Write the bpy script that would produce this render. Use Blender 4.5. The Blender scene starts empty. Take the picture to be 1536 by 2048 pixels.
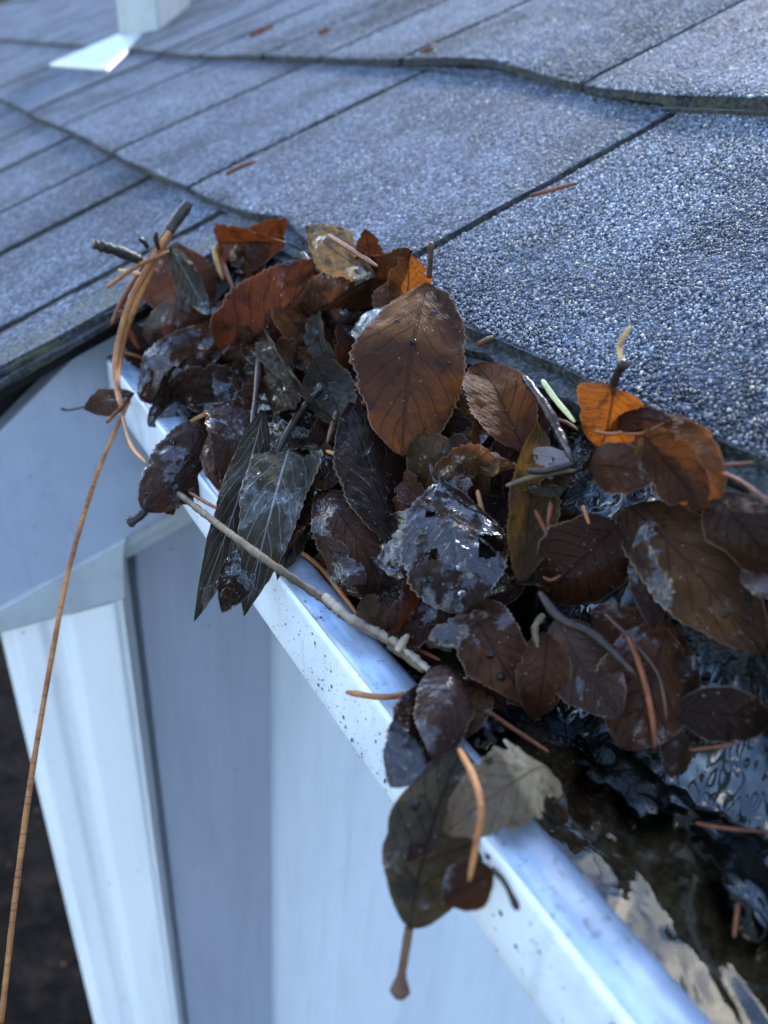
import bpy, math, random
import numpy as np
from mathutils import Vector, Matrix, noise as mnoise

random.seed(7)
rng = np.random.default_rng(7)
scn = bpy.context.scene
COL = scn.collection

# ---------------------------------------------------------------- camera
F = 1500.0                                   # focal length in photo pixels (1536 x 2048)
R = np.array([[0.85353719, -0.21019983, 0.47674972],
              [-0.51620603, -0.46540116, 0.7189806],
              [0.07075028, -0.85977776, -0.50574361]])
cam_d = bpy.data.cameras.new("camera")
cam = bpy.data.objects.new("camera", cam_d)
COL.objects.link(cam)
m = Matrix.Identity(4)
for i in range(3):
    m[i][0], m[i][1], m[i][2] = R[i, 0], -R[i, 1], -R[i, 2]
cam.matrix_world = m
cam_d.sensor_fit = 'AUTO'
cam_d.sensor_width = 36
cam_d.lens = 36 * F / 2048
cam_d.clip_start = 0.01
cam_d.clip_end = 500
cam_d.dof.use_dof = True
cam_d.dof.focus_distance = 0.295
cam_d.dof.aperture_fstop = cam_d.lens / 3.3   # about 3 mm of real aperture
cam_d.dof.aperture_blades = 0
scn.camera = cam

# ---------------------------------------------------------------- world, sun, exposure
SUN_EL, SUN_AZ = math.radians(33), math.radians(38)     # azimuth from +X (up the roof) towards +Y
sx, sy = math.cos(SUN_AZ), math.sin(SUN_AZ)
world = bpy.data.worlds.new("World")
scn.world = world
world.use_nodes = True
wt = world.node_tree
wt.nodes.clear()
sky = wt.nodes.new("ShaderNodeTexSky")
sky.sky_type = 'NISHITA'
sky.sun_disc = False
sky.sun_elevation = SUN_EL
sky.sun_rotation = math.atan2(sx, sy)
sky.air_density = 1.2
sky.dust_density = 0.1
sky.ozone_density = 5.0
wtc = wt.nodes.new("ShaderNodeTexCoord")
wmap = wt.nodes.new("ShaderNodeMapping")
wmap.inputs['Scale'].default_value = (1.0, 1.0, 1.7)
wn = wt.nodes.new("ShaderNodeTexNoise")
wn.inputs['Scale'].default_value = 1.9
wn.inputs['Detail'].default_value = 7
wn.inputs['Roughness'].default_value = 0.55
wr = wt.nodes.new("ShaderNodeValToRGB")
wr.color_ramp.elements[0].position = 0.56
wr.color_ramp.elements[1].position = 0.70
wmix = wt.nodes.new("ShaderNodeMix")
wmix.data_type = 'RGBA'
wmix.inputs[7].default_value = (15.0, 14.2, 12.5, 1)
wbg = wt.nodes.new("ShaderNodeBackground")
wbg.inputs['Strength'].default_value = 0.15
wout = wt.nodes.new("ShaderNodeOutputWorld")
L = wt.links.new
L(wtc.outputs['Generated'], wmap.inputs['Vector'])
L(wmap.outputs['Vector'], wn.inputs['Vector'])
L(wn.outputs['Fac'], wr.inputs['Fac'])
L(wr.outputs['Color'], wmix.inputs[0])
L(sky.outputs['Color'], wmix.inputs[6])
L(wmix.outputs[2], wbg.inputs['Color'])
L(wbg.outputs['Background'], wout.inputs['Surface'])

sun_d = bpy.data.lights.new("sun", 'SUN')
sun_d.energy = 1.0
sun_d.angle = math.radians(7.0)
sun_d.color = (1.0, 0.95, 0.87)
sun = bpy.data.objects.new("sun", sun_d)
COL.objects.link(sun)
sdir = Vector((math.cos(SUN_EL) * sx, math.cos(SUN_EL) * sy, math.sin(SUN_EL)))
sun.rotation_euler = sdir.to_track_quat('Z', 'Y').to_euler()

scn.view_settings.view_transform = 'Standard'
scn.view_settings.look = 'None'
scn.view_settings.exposure = 2.68
scn.view_settings.gamma = 1
try:
    scn.cycles.use_denoising = True
    scn.cycles.max_bounces = 8
    scn.cycles.transparent_max_bounces = 8
    scn.cycles.caustics_reflective = False
    scn.cycles.caustics_refractive = False
except Exception:
    pass

# ---------------------------------------------------------------- geometry of the place (metres, lens at the origin)
CX, CZ = 0.0962, -0.1683         # outer crease of the gutter lip
LIPW, LIPH = 0.0165, 0.0329      # lip top width, outer face height
EX, EZ = 0.1962, -0.0896         # eave line of the roof
TH = 0.4272                      # roof pitch
GEND = 0.478                     # far end of the gutter
RAKE = 0.470                     # near edge of the lower roof section
WATER = -0.179
GROUND = -2.55
CT, ST = math.cos(TH), math.sin(TH)


def sst(a, b, x):
    t = np.clip((x - a) / (b - a), 0, 1)
    return t * t * (3 - 2 * t)


def surf_z(x, y):
    """height of the leaf heap that fills the gutter"""
    zi = -0.182 + (0.182 - 0.100) * sst(0.0, 0.16, y)
    zl = -0.190 + (0.190 - 0.171) * sst(0.10, 0.17, y)
    t = np.clip((x - (CX + LIPW)) / (EX - CX - LIPW), 0, 1.15)
    z = zl + (zi - zl) * t
    z = np.where(x < CX + LIPW, CZ + 0.0008, z)
    z = np.where(x < CX - 0.001, CZ - 0.8 * (CX - 0.001 - x), z)
    return z


_T = np.linspace(0.08, 1.2, 2800)


def W(px, py, h=0.0):
    """point of the heap seen at a photo pixel, lifted h mm towards the lens"""
    r = R @ np.array([(px - 768) / F, (py - 1024) / F, 1.0])
    if h > 1000:                                 # level with the lip, h - 2000 mm above it
        return r * ((CZ + (h - 2000) * 0.001) / r[2])
    if h <= -100:                                # explicit depth
        return r * (-h * 0.001)
    P = r[None, :] * _T[:, None]
    hit = (P[:, 2] < surf_z(P[:, 0], P[:, 1])) | (P[:, 0] > EX - 0.010) | (P[:, 1] > GEND - 0.015)
    k = int(np.argmax(hit)) if hit.any() else len(_T) - 1
    t = _T[k]
    ln = np.linalg.norm(r)
    return r * (t - h * 0.001 / ln)


def roofp(px, py, lift=0.0):
    r = R @ np.array([(px - 768) / F, (py - 1024) / F, 1.0])
    n = np.array([-ST, 0, CT])
    k = n @ np.array([EX, 0, EZ]) + lift
    return r * (k / (n @ r))


def planep(px, py, ax, v):
    r = R @ np.array([(px - 768) / F, (py - 1024) / F, 1.0])
    return r * (v / r[ax])


def rp(y, s, n):
    """roof coordinates (along eave, up slope, off the plane) to world"""
    n = n - 0.0078
    return (EX + s * CT - n * ST, y, EZ + s * ST + n * CT)


# ---------------------------------------------------------------- mesh helpers
class MB:
    def __init__(self):
        self.v, self.f = [], []

    def add(self, vs, fs):
        o = len(self.v)
        self.v += [tuple(map(float, p)) for p in vs]
        self.f += [tuple(i + o for i in q) for q in fs]

    def grid(self, P, flip=False):
        nu, nv = P.shape[:2]
        fs = []
        for i in range(nu - 1):
            for j in range(nv - 1):
                q = (i * nv + j, (i + 1) * nv + j, (i + 1) * nv + j + 1, i * nv + j + 1)
                fs.append(q[::-1] if flip else q)
        self.add(P.reshape(-1, 3), fs)

    def prism(self, poly, y0, y1):
        """polygon in (x, z) pulled along y"""
        n = len(poly)
        vs = [(x, y0, z) for x, z in poly] + [(x, y1, z) for x, z in poly]
        fs = [tuple(range(n)), tuple(range(2 * n - 1, n - 1, -1))]
        for i in range(n):
            j = (i + 1) % n
            fs.append((i, i + n, j + n, j))
        self.add(vs, fs)

    def prismz(self, poly, z0, z1):
        n = len(poly)
        vs = [(x, y, z0) for x, y in poly] + [(x, y, z1) for x, y in poly]
        fs = [tuple(range(n)), tuple(range(2 * n - 1, n - 1, -1))]
        for i in range(n):
            j = (i + 1) % n
            fs.append((i, i + n, j + n, j))
        self.add(vs, fs)

    def box(self, x0, x1, y0, y1, z0, z1):
        self.prism([(x0, z0), (x1, z0), (x1, z1), (x0, z1)], y0, y1)

    def tube(self, pts, radii, n=8, flat=1.0, cap=True, up=(0, 0, 1)):
        pts = [Vector(p) for p in pts]
        rings = []
        prev = None
        for i, p in enumerate(pts):
            t = (pts[min(i + 1, len(pts) - 1)] - pts[max(i - 1, 0)]).normalized()
            if prev is None:
                a = Vector(up) - t * Vector(up).dot(t)
                if a.length < 1e-3:
                    a = Vector((1, 0, 0)) - t * t.x
            else:
                a = prev - t * prev.dot(t)
            a.normalize()
            prev = a
            b = t.cross(a)
            rings.append([p + (a * math.cos(2 * math.pi * k / n) * flat + b * math.sin(2 * math.pi * k / n)) * radii[i] for k in range(n)])
        vs = [q for r_ in rings for q in r_]
        fs = []
        for i in range(len(pts) - 1):
            for k in range(n):
                k2 = (k + 1) % n
                fs.append((i * n + k, i * n + k2, (i + 1) * n + k2, (i + 1) * n + k))
        if cap:
            fs.append(tuple(range(n - 1, -1, -1)))
            fs.append(tuple((len(pts) - 1) * n + k for k in range(n)))
        self.add(vs, fs)

    def build(self, name, mat, parent=None, smooth=True, origin=None, recalc=True):
        me = bpy.data.meshes.new(name)
        v = np.array(self.v, dtype=float)
        if origin is not None:
            v = v - np.array(origin)
        me.from_pydata([tuple(p) for p in v], [], self.f)
        if recalc:
            import bmesh
            bm = bmesh.new()
            bm.from_mesh(me)
            bmesh.ops.recalc_face_normals(bm, faces=bm.faces)
            bm.to_mesh(me)
            bm.free()
        if smooth:
            me.polygons.foreach_set("use_smooth", [True] * len(me.polygons))
        me.materials.append(mat)
        o = bpy.data.objects.new(name, me)
        COL.objects.link(o)
        if origin is not None and parent is None:
            o.location = origin
        if parent is not None:
            o.parent = parent
        return o


def autosmooth(o, ang=35):
    me = o.data
    import bmesh
    bm = bmesh.new()
    bm.from_mesh(me)
    for e in bm.edges:
        if len(e.link_faces) == 2 and e.calc_face_angle(0) > math.radians(ang):
            e.smooth = False
    bm.to_mesh(me)
    bm.free()


def bevel(o, w=0.001, seg=2):
    md = o.modifiers.new("bevel", 'BEVEL')
    md.width = w
    md.segments = seg
    md.limit_method = 'ANGLE'


def thing(name, label, cat, loc=(0, 0, 0), group=None):
    o = bpy.data.objects.new(name, None)
    o.empty_display_size = 0.01
    COL.objects.link(o)
    o.location = [float(c) for c in loc]
    o['label'] = label
    o['category'] = cat
    if group:
        o['group'] = group
    return o


def tag(o, label=None, cat=None, group=None, kind=None):
    if label:
        o['label'] = label
    if cat:
        o['category'] = cat
    if group:
        o['group'] = group
    if kind:
        o['kind'] = kind
    return o


def spline(P, n):
    """Catmull-Rom through points"""
    P = [np.array(p, float) for p in P]
    if len(P) == 2:
        return [P[0] + (P[1] - P[0]) * t for t in np.linspace(0, 1, n)]
    Q = [2 * P[0] - P[1]] + P + [2 * P[-1] - P[-2]]
    out = []
    for t in np.linspace(0, len(P) - 1 - 1e-9, n):
        i = int(t)
        u = t - i
        a, b, c, d = Q[i], Q[i + 1], Q[i + 2], Q[i + 3]
        out.append(0.5 * ((2 * b) + (-a + c) * u + (2 * a - 5 * b + 4 * c - d) * u * u + (-a + 3 * b - 3 * c + d) * u ** 3))
    return out


# ---------------------------------------------------------------- material helpers
class NT:
    def __init__(self, name):
        self.m = bpy.data.materials.new(name)
        self.m.use_nodes = True
        self.t = self.m.node_tree
        self.t.nodes.clear()
        self.out = self.t.nodes.new("ShaderNodeOutputMaterial")

    def n(self, typ, **kw):
        nd = self.t.nodes.new("ShaderNode" + typ)
        for k, v in kw.items():
            setattr(nd, k, v)
        return nd

    def set(self, sock, v):
        if hasattr(v, 'is_output') or isinstance(v, bpy.types.NodeSocket):
            self.t.links.new(v, sock)
        else:
            if isinstance(v, (tuple, list)) and len(v) == 3 and sock.type == 'RGBA':
                v = (*v, 1)
            sock.default_value = v

    def math(self, op, a, b=0.0, c=None, clamp=False):
        nd = self.n("Math", operation=op)
        nd.use_clamp = clamp
        self.set(nd.inputs[0], a)
        self.set(nd.inputs[1], b)
        if c is not None:
            self.set(nd.inputs[2], c)
        return nd.outputs[0]

    def mix(self, f, a, b, blend='MIX'):
        nd = self.n("Mix", data_type='RGBA', blend_type=blend)
        self.set(nd.inputs[0], f)
        self.set(nd.inputs[6], a)
        self.set(nd.inputs[7], b)
        return nd.outputs[2]

    def ramp(self, f, stops):
        nd = self.n("ValToRGB")
        cr = nd.color_ramp
        while len(cr.elements) < len(stops):
            cr.elements.new(0.5)
        for e, (p, c) in zip(cr.elements, stops):
            e.position = p
            e.color = (*c, 1) if isinstance(c, (tuple, list)) else (c, c, c, 1)
        self.set(nd.inputs[0], f)
        return nd.outputs[0]

    def step(self, f, a, b):
        nd = self.n("MapRange", interpolation_type='SMOOTHSTEP')
        self.set(nd.inputs[0], f)
        nd.inputs[1].default_value = a
        nd.inputs[2].default_value = b
        return nd.outputs[0]

    def noise(self, vec, scale, detail=3, rough=0.5, dist=0.0, w=None):
        nd = self.n("TexNoise")
        if w is not None:
            nd.noise_dimensions = '4D'
            self.set(nd.inputs['W'], w)
        self.set(nd.inputs['Vector'], vec)
        nd.inputs['Scale'].default_value = scale
        nd.inputs['Detail'].default_value = detail
        nd.inputs['Roughness'].default_value = rough
        nd.inputs['Distortion'].default_value = dist
        return nd.outputs[0]

    def voro(self, vec, scale, feature='F1', out='Distance', rand=1.0):
        nd = self.n("TexVoronoi", feature=feature)
        self.set(nd.inputs['Vector'], vec)
        nd.inputs['Scale'].default_value = scale
        nd.inputs['Randomness'].default_value = rand
        return nd.outputs[out]

    def bump(self, h, strength=0.5, dist=0.001, normal=None):
        nd = self.n("Bump")
        nd.inputs['Strength'].default_value = strength
        nd.inputs['Distance'].default_value = dist
        self.set(nd.inputs['Height'], h)
        if normal is not None:
            self.set(nd.inputs['Normal'], normal)
        return nd.outputs[0]

    def bsdf(self, color, rough=0.5, normal=None, **kw):
        nd = self.n("BsdfPrincipled")
        self.set(nd.inputs['Base Color'], color)
        self.set(nd.inputs['Roughness'], rough)
        if normal is not None:
            self.set(nd.inputs['Normal'], normal)
        for k, v in kw.items():
            self.set(nd.inputs[k.replace('_', ' ')], v)
        return nd

    def done(self, sh):
        self.t.links.new(sh, self.out.inputs['Surface'])
        return self.m

    def obj(self):
        return self.n("TexCoord").outputs['Object']

    def geo(self):
        return self.n("NewGeometry").outputs['Position']


def mat_painted(name, col, rough=0.45, dirt=0.15, streak=False, spots=True):
    t = NT(name)
    g = t.geo()
    mp = t.n("Mapping")
    t.set(mp.inputs['Vector'], g)
    mp.inputs['Scale'].default_value = (1, 1, 0.15) if streak else (1, 1, 1)
    a = t.noise(mp.outputs[0], 14, 5, 0.6)
    b = t.noise(g, 90, 4, 0.6)
    c = t.mix(t.step(a, 0.42, 0.75), col, tuple(x * (1 - dirt) for x in col))
    c = t.mix(t.math('MULTIPLY', t.step(b, 0.60, 0.72), 0.4 if spots else 0.12), c, tuple(x * 0.55 for x in col))
    mp2 = t.n("Mapping")
    t.set(mp2.inputs['Vector'], g)
    mp2.inputs['Scale'].default_value = (1, 1, 0.06)
    stk = t.noise(mp2.outputs[0], 55, 5, 0.65)
    c = t.mix(t.math('MULTIPLY', t.step(stk, 0.50, 0.72), 0.30), c, tuple(x * 0.62 for x in col))
    crumbs = t.math('MULTIPLY', t.step(t.voro(g, 60), 0.14, 0.06), t.step(t.noise(g, 17, 3), 0.52, 0.62))
    c = t.mix(t.math('MULTIPLY', crumbs, 0.55), c, (0.05, 0.045, 0.04))
    bm = t.bump(t.noise(g, 260, 3, 0.6), 0.12, 0.0008)
    return t.done(t.bsdf(c, t.math('ADD', rough, t.math('MULTIPLY', a, 0.15)), bm).outputs[0])


def mat_shingle():
    t = NT("shingle_granules")
    g = t.geo()
    nd = t.n("TexVoronoi", feature='F1')
    t.set(nd.inputs['Vector'], g)
    nd.inputs['Scale'].default_value = 520
    sep = t.n("SeparateColor")
    t.set(sep.inputs[0], nd.outputs['Color'])
    c = t.ramp(sep.outputs[0], [(0.0, (0.037, 0.045, 0.061)), (0.35, (0.067, 0.081, 0.113)), (0.6, (0.104, 0.123, 0.168)),
                               (0.85, (0.160, 0.186, 0.245)), (1.0, (0.26, 0.295, 0.37))])
    blot = t.noise(g, 9, 4, 0.6)
    c = t.mix(t.step(blot, 0.38, 0.7), c, (0.5, 0.5, 0.5), 'MULTIPLY')
    blot2 = t.noise(g, 30, 3, 0.6)
    c = t.mix(t.math('MULTIPLY', t.step(blot2, 0.55, 0.75), 0.35), c, (0.03, 0.034, 0.04))
    sp = t.n("SeparateXYZ")
    t.set(sp.inputs[0], g)
    wv = t.math('MULTIPLY', t.math('SUBTRACT', t.noise(g, 40, 4, 0.6), 0.5), 0.05)
    band = t.math('MULTIPLY', t.step(t.math('ADD', sp.outputs[1], wv), 0.518, 0.492), t.step(sp.outputs[0], 0.205, 0.195))
    c = t.mix(t.math('MULTIPLY', t.math('MULTIPLY', band, t.step(t.noise(g, 90, 4, 0.7), 0.38, 0.58)), 0.7), c, (0.115, 0.118, 0.095))
    bm = t.bump(t.math('MULTIPLY', nd.outputs['Distance'], -1.0), 0.9, 0.004)
    p = t.bsdf(c, 0.75, bm)
    p.inputs['Specular IOR Level'].default_value = 0.06
    return t.done(p.outputs[0])


def mat_granule():
    t = NT("mineral_granule")
    at = t.n("Attribute", attribute_name="gcol")
    return t.done(t.bsdf(at.outputs['Color'], 0.6, None, **{'Specular_IOR_Level': 0.3}).outputs[0])


def mat_asphalt(name="asphalt_edge", moss=0.3):
    t = NT(name)
    g = t.geo()
    a = t.noise(g, 400, 3, 0.6)
    b = t.noise(g, 25, 3, 0.6)
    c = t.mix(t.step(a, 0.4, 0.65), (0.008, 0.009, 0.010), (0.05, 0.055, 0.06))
    c = t.mix(t.math('MULTIPLY', t.step(b, 0.5, 0.65), moss), c, (0.10, 0.105, 0.055))
    return t.done(t.bsdf(c, 0.7, t.bump(a, 0.8, 0.002)).outputs[0])


def mat_metal_lip():
    t = NT("weathered_gutter_metal")
    g = t.geo()
    mp = t.n("Mapping")
    t.set(mp.inputs['Vector'], g)
    mp.inputs['Scale'].default_value = (1, 0.25, 1)
    a = t.noise(mp.outputs[0], 60, 6, 0.65)
    b = t.noise(g, 22, 4, 0.6)
    d = t.noise(g, 260, 3, 0.6)
    c = t.mix(t.step(a, 0.35, 0.7), (0.16, 0.20, 0.26), (0.42, 0.48, 0.57))
    c = t.mix(t.math('MULTIPLY', t.step(b, 0.48, 0.68), 0.6), c, (0.17, 0.18, 0.185))
    c = t.mix(t.math('MULTIPLY', t.step(d, 0.60, 0.70), 0.6), c, (0.07, 0.065, 0.06))
    r = t.math('ADD', 0.26, t.math('MULTIPLY', b, 0.3))
    return t.done(t.bsdf(c, r, t.bump(a, 0.15, 0.0006), Metallic=0.35).outputs[0])


def mat_gutter_face():
    t = NT("white_gutter_paint")
    g = t.geo()
    sp = t.n("SeparateXYZ")
    t.set(sp.inputs[0], g)
    a = t.noise(g, 30, 4, 0.6)
    v = t.voro(g, 320)
    f = t.noise(g, 45, 3, 0.6)
    spk = t.math('MULTIPLY', t.math('MULTIPLY', t.step(v, 0.17, 0.08), t.step(f, 0.52, 0.66)), 0.6)
    mp = t.n('Mapping')
    t.set(mp.inputs['Vector'], g)
    mp.inputs['Scale'].default_value = (1, 1, 0.12)
    stk = t.noise(mp.outputs[0], 170, 4, 0.6)
    c = t.mix(t.step(a, 0.35, 0.75), (0.74, 0.755, 0.77), (0.60, 0.62, 0.65))
    c = t.mix(t.math('MULTIPLY', t.step(stk, 0.52, 0.72), 0.28), c, (0.34, 0.34, 0.32))
    c = t.mix(spk, c, (0.10, 0.095, 0.09))
    return t.done(t.bsdf(c, 0.38, t.bump(t.noise(g, 500, 2), 0.05, 0.0005)).outputs[0])


def leaf_mat(name, dark, mid, light, transl=0.25, blot=0.5, wet=0.5, vein=(0.02, 0.012, 0.008), vein_amt=0.5, grain=0.3,
             spots=0.35, rough0=0.16, rough1=0.5, nveins=8.0, edge=0.35, quilt=0.12, tcol=None, ugrad=0.0):
    t = NT(name)
    uv = t.n("UVMap")
    sep = t.n("SeparateXYZ")
    t.set(sep.inputs[0], uv.outputs[0])
    u = sep.outputs[0]
    av = t.math('ABSOLUTE', t.math('MULTIPLY', t.math('SUBTRACT', sep.outputs[1], 0.5), 2.0))
    oi = t.n("ObjectInfo")
    w = t.math('MULTIPLY', oi.outputs['Random'], 37.0)
    g = t.obj()
    wob = t.noise(g, 60, 2, 0.5, w=w)
    ph = t.math('ADD', t.math('SUBTRACT', t.math('MULTIPLY', u, nveins), t.math('MULTIPLY', av, 2.3)), t.math('MULTIPLY', wob, 1.1))
    tri = t.math('MULTIPLY', t.math('ABSOLUTE', t.math('SUBTRACT', t.math('FRACT', ph), 0.5)), 2.0)   # 1 on a vein
    side = t.math('MULTIPLY', t.step(tri, 0.86, 0.99), t.step(av, 0.98, 0.8))
    mid_l = t.step(av, 0.055, 0.02)
    veins = t.math('MAXIMUM', t.math('MULTIPLY', side, 0.75), mid_l)
    big = t.noise(g, 26, 4, 0.6, 0.6, w=w)
    fine = t.noise(g, 330, 4, 0.7, w=w)
    med = t.noise(g, 110, 4, 0.62, 0.3, w=w)
    c = t.mix(t.step(big, 0.5 - 0.16, 0.5 + 0.16), dark, mid)
    c = t.mix(t.math('MULTIPLY', t.step(t.math('ADD', t.math('MULTIPLY', big, 0.6), t.math('MULTIPLY', med, 0.4)), 0.52, 0.68), blot + 0.2), c, light)
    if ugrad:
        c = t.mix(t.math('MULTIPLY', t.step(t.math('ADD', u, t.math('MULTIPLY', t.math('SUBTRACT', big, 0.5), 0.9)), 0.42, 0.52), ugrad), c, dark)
    # darker mottling
    c = t.mix(t.math('MULTIPLY', t.step(med, 0.56, 0.70), spots), c, tuple(x * 0.18 for x in dark))
    v2 = t.voro(g, 95)
    dots = t.math('MULTIPLY', t.step(v2, 0.20, 0.10), t.step(t.noise(g, 30, 2, w=w), 0.48, 0.6))
    c = t.mix(t.math('MULTIPLY', dots, spots), c, (0.006, 0.005, 0.004))
    c = t.mix(t.math('MULTIPLY', veins, vein_amt), c, vein)
    # pale rim: a highlight painted on over dried edges
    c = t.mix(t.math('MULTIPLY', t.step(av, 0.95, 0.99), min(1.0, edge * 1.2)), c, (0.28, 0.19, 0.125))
    # grit grains
    gv = t.n("TexVoronoi", feature='F1')
    t.set(gv.inputs['Vector'], g)
    gv.inputs['Scale'].default_value = 720
    gs = t.n("SeparateColor")
    t.set(gs.inputs[0], gv.outputs['Color'])
    grit = t.math('MULTIPLY', t.math('MULTIPLY', t.step(gv.outputs['Distance'], 0.28, 0.18), t.math('GREATER_THAN', gs.outputs[0], 0.935)), grain)
    c = t.mix(grit, c, (0.32, 0.29, 0.26))
    c = t.mix(1.0, c, t.ramp(oi.outputs['Random'], [(0, 0.6), (1, 1.08)]), 'MULTIPLY')
    # wetness
    wetn = t.noise(g, 48, 8, 0.72, 0.5, w=t.math('ADD', w, 9.0))
    wm = t.step(wetn, 0.655 - wet * 0.24, 0.715 - wet * 0.24)
    rough0 *= 0.6
    rough = t.math('ADD', rough0, t.math('MULTIPLY', t.math('SUBTRACT', 1.0, wm), rough1 - rough0))
    spc = t.math('ADD', 0.05, t.math('MULTIPLY', wm, 0.12))
    ripple = t.noise(g, 190, 3, 0.5, 0.6, w=w)
    h = t.math('ADD', t.math('MULTIPLY', ripple, 0.55), t.math('MULTIPLY', fine, 0.28))
    h = t.math('ADD', h, t.math('MULTIPLY', t.math('SUBTRACT', 1.0, veins), 0.3))
    h = t.math('ADD', h, t.math('MULTIPLY', t.math('MULTIPLY', tri, t.math('SUBTRACT', 1.0, tri)), -quilt * 1.6))
    h = t.math('ADD', h, t.math('MULTIPLY', grit, 0.6))
    bm = t.bump(h, 0.85, 0.0022)
    p = t.bsdf(c, rough, bm)
    t.set(p.inputs['Specular IOR Level'], spc)
    t.set(p.inputs['Coat Weight'], t.math('MULTIPLY', wm, 0.9))
    p.inputs['Coat Roughness'].default_value = 0.025
    t.set(p.inputs['Coat Normal'], t.bump(t.math('ADD', t.math('MULTIPLY', ripple, 0.22), t.math('MULTIPLY', med, 0.8)), 1.0, 0.0015))
    if transl > 0:
        tr = t.n("BsdfTranslucent")
        tc = t.mix(t.math('MULTIPLY', t.step(med, 0.52, 0.70), 0.75), tcol or tuple(min(1, x * 2.2) for x in light), tuple(x * 0.5 for x in mid))
        tc = t.mix(t.math('MULTIPLY', veins, 0.7), tc, tuple(x * 0.3 for x in mid))
        t.set(tr.inputs['Color'], tc)
        t.set(tr.inputs['Normal'], bm)
        ms = t.n("MixShader")
        ms.inputs[0].default_value = transl
        t.t.links.new(p.outputs[0], ms.inputs[1])
        t.t.links.new(tr.outputs[0], ms.inputs[2])
        return t.done(ms.outputs[0])
    return t.done(p.outputs[0])


def mat_stem(name, ca, cb, rough=0.35, band=0.0, scale=300):
    t = NT(name)
    g = t.obj()
    oi = t.n("ObjectInfo")
    w = t.math('MULTIPLY', oi.outputs['Random'], 21.0)
    a = t.noise(g, scale, 4, 0.65, w=w)
    b = t.noise(g, scale * 0.18, 3, 0.6, w=w)
    c = t.mix(t.step(b, 0.38, 0.62), ca, cb)
    c = t.mix(t.math('MULTIPLY', t.step(a, 0.56, 0.68), 0.55), c, tuple(x * 0.25 for x in ca))
    if band:
        uv = t.n("UVMap")
        sp = t.n("SeparateXYZ")
        t.set(sp.inputs[0], uv.outputs[0])
        nd = t.n("TexNoise")
        nd.noise_dimensions = '1D'
        t.set(nd.inputs['W'], t.math('ADD', t.math('MULTIPLY', sp.outputs[0], 46.0), w))
        nd.inputs['Detail'].default_value = 3
        c = t.mix(t.math('MULTIPLY', t.step(nd.outputs[0], 0.58, 0.70), band), c, (0.02, 0.014, 0.01))
        groove = t.step(t.math('ABSOLUTE', t.math('SUBTRACT', t.math('FRACT', t.math('MULTIPLY', sp.outputs[1], 4.0)), 0.5)), 0.12, 0.0)
        c = t.mix(t.math('MULTIPLY', groove, 0.55), c, tuple(x * 0.3 for x in ca))
    p = t.bsdf(c, rough, t.bump(a, 0.6, 0.001))
    p.inputs["Specular IOR Level"].default_value = 0.22
    return t.done(p.outputs[0])


def mat_muck():
    t = NT("wet_black_sediment")
    g = t.geo()
    a = t.noise(g, 120, 4, 0.6, 0.5)
    b = t.noise(g, 300, 4, 0.6)
    c = t.mix(t.step(a, 0.4, 0.7), (0.002, 0.002, 0.002), (0.009, 0.007, 0.005))
    silt = t.n("Attribute", attribute_name="silt").outputs['Fac']
    c = t.mix(silt, c, t.mix(t.step(b, 0.4, 0.65), (0.075, 0.058, 0.038), (0.16, 0.125, 0.085)))
    h = t.math('ADD', a, t.math('MULTIPLY', b, 0.4))
    p = t.bsdf(c, 0.05, t.bump(h, 0.7, 0.0034))
    p.inputs['Specular IOR Level'].default_value = 0.16
    film = t.n("Attribute", attribute_name="pool").outputs['Fac']
    t.set(p.inputs['Coat Weight'], t.math('MULTIPLY', film, 1.0))
    p.inputs['Coat Roughness'].default_value = 0.02
    t.set(p.inputs['Coat Normal'], t.bump(t.noise(g, 60, 2, 0.4), 0.12, 0.002))
    return t.done(p.outputs[0])


def mat_water():
    t = NT("standing_water")
    g = t.geo()
    a = t.noise(g, 20, 2, 0.45, 0.8)
    b = t.noise(g, 70, 2, 0.5, 0.5)
    h = t.math('ADD', a, t.math('MULTIPLY', b, 0.12))
    nrm = t.bump(h, 0.45, 0.0062)
    p = t.bsdf((0.012, 0.010, 0.008), 0.015, nrm)
    p.inputs['IOR'].default_value = 1.45
    tr = t.n("BsdfTransparent")
    tr.inputs[0].default_value = (0.72, 0.64, 0.52, 1)
    gl = t.n("BsdfGlossy")
    gl.inputs['Roughness'].default_value = 0.01
    t.set(gl.inputs['Normal'], nrm)
    fr = t.n("Fresnel")
    fr.inputs['IOR'].default_value = 1.5
    t.set(fr.inputs['Normal'], nrm)
    ms = t.n("MixShader")
    t.set(ms.inputs[0], fr.outputs[0])
    t.t.links.new(tr.outputs[0], ms.inputs[1])
    t.t.links.new(gl.outputs[0], ms.inputs[2])
    return t.done(ms.outputs[0])


def mat_ground():
    t = NT("dark_mulch")
    g = t.geo()
    a = t.noise(g, 9, 6, 0.7)
    v = t.voro(g, 22)
    c = t.mix(t.step(a, 0.4, 0.7), (0.0025, 0.002, 0.002), (0.012, 0.009, 0.008))
    c = t.mix(t.math('MULTIPLY', t.step(v, 0.16, 0.06), t.step(t.noise(g, 4, 2), 0.5, 0.6)), c, (0.09, 0.06, 0.04))
    far = t.n("VectorMath", operation='LENGTH')
    t.set(far.inputs[0], g)
    c = t.mix(t.step(far.outputs['Value'], 5, 9), c, (0.06, 0.055, 0.045))
    p = t.bsdf(c, 0.9, t.bump(a, 0.8, 0.05))
    p.inputs["Specular IOR Level"].default_value = 0.05
    return t.done(p.outputs[0])


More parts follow.
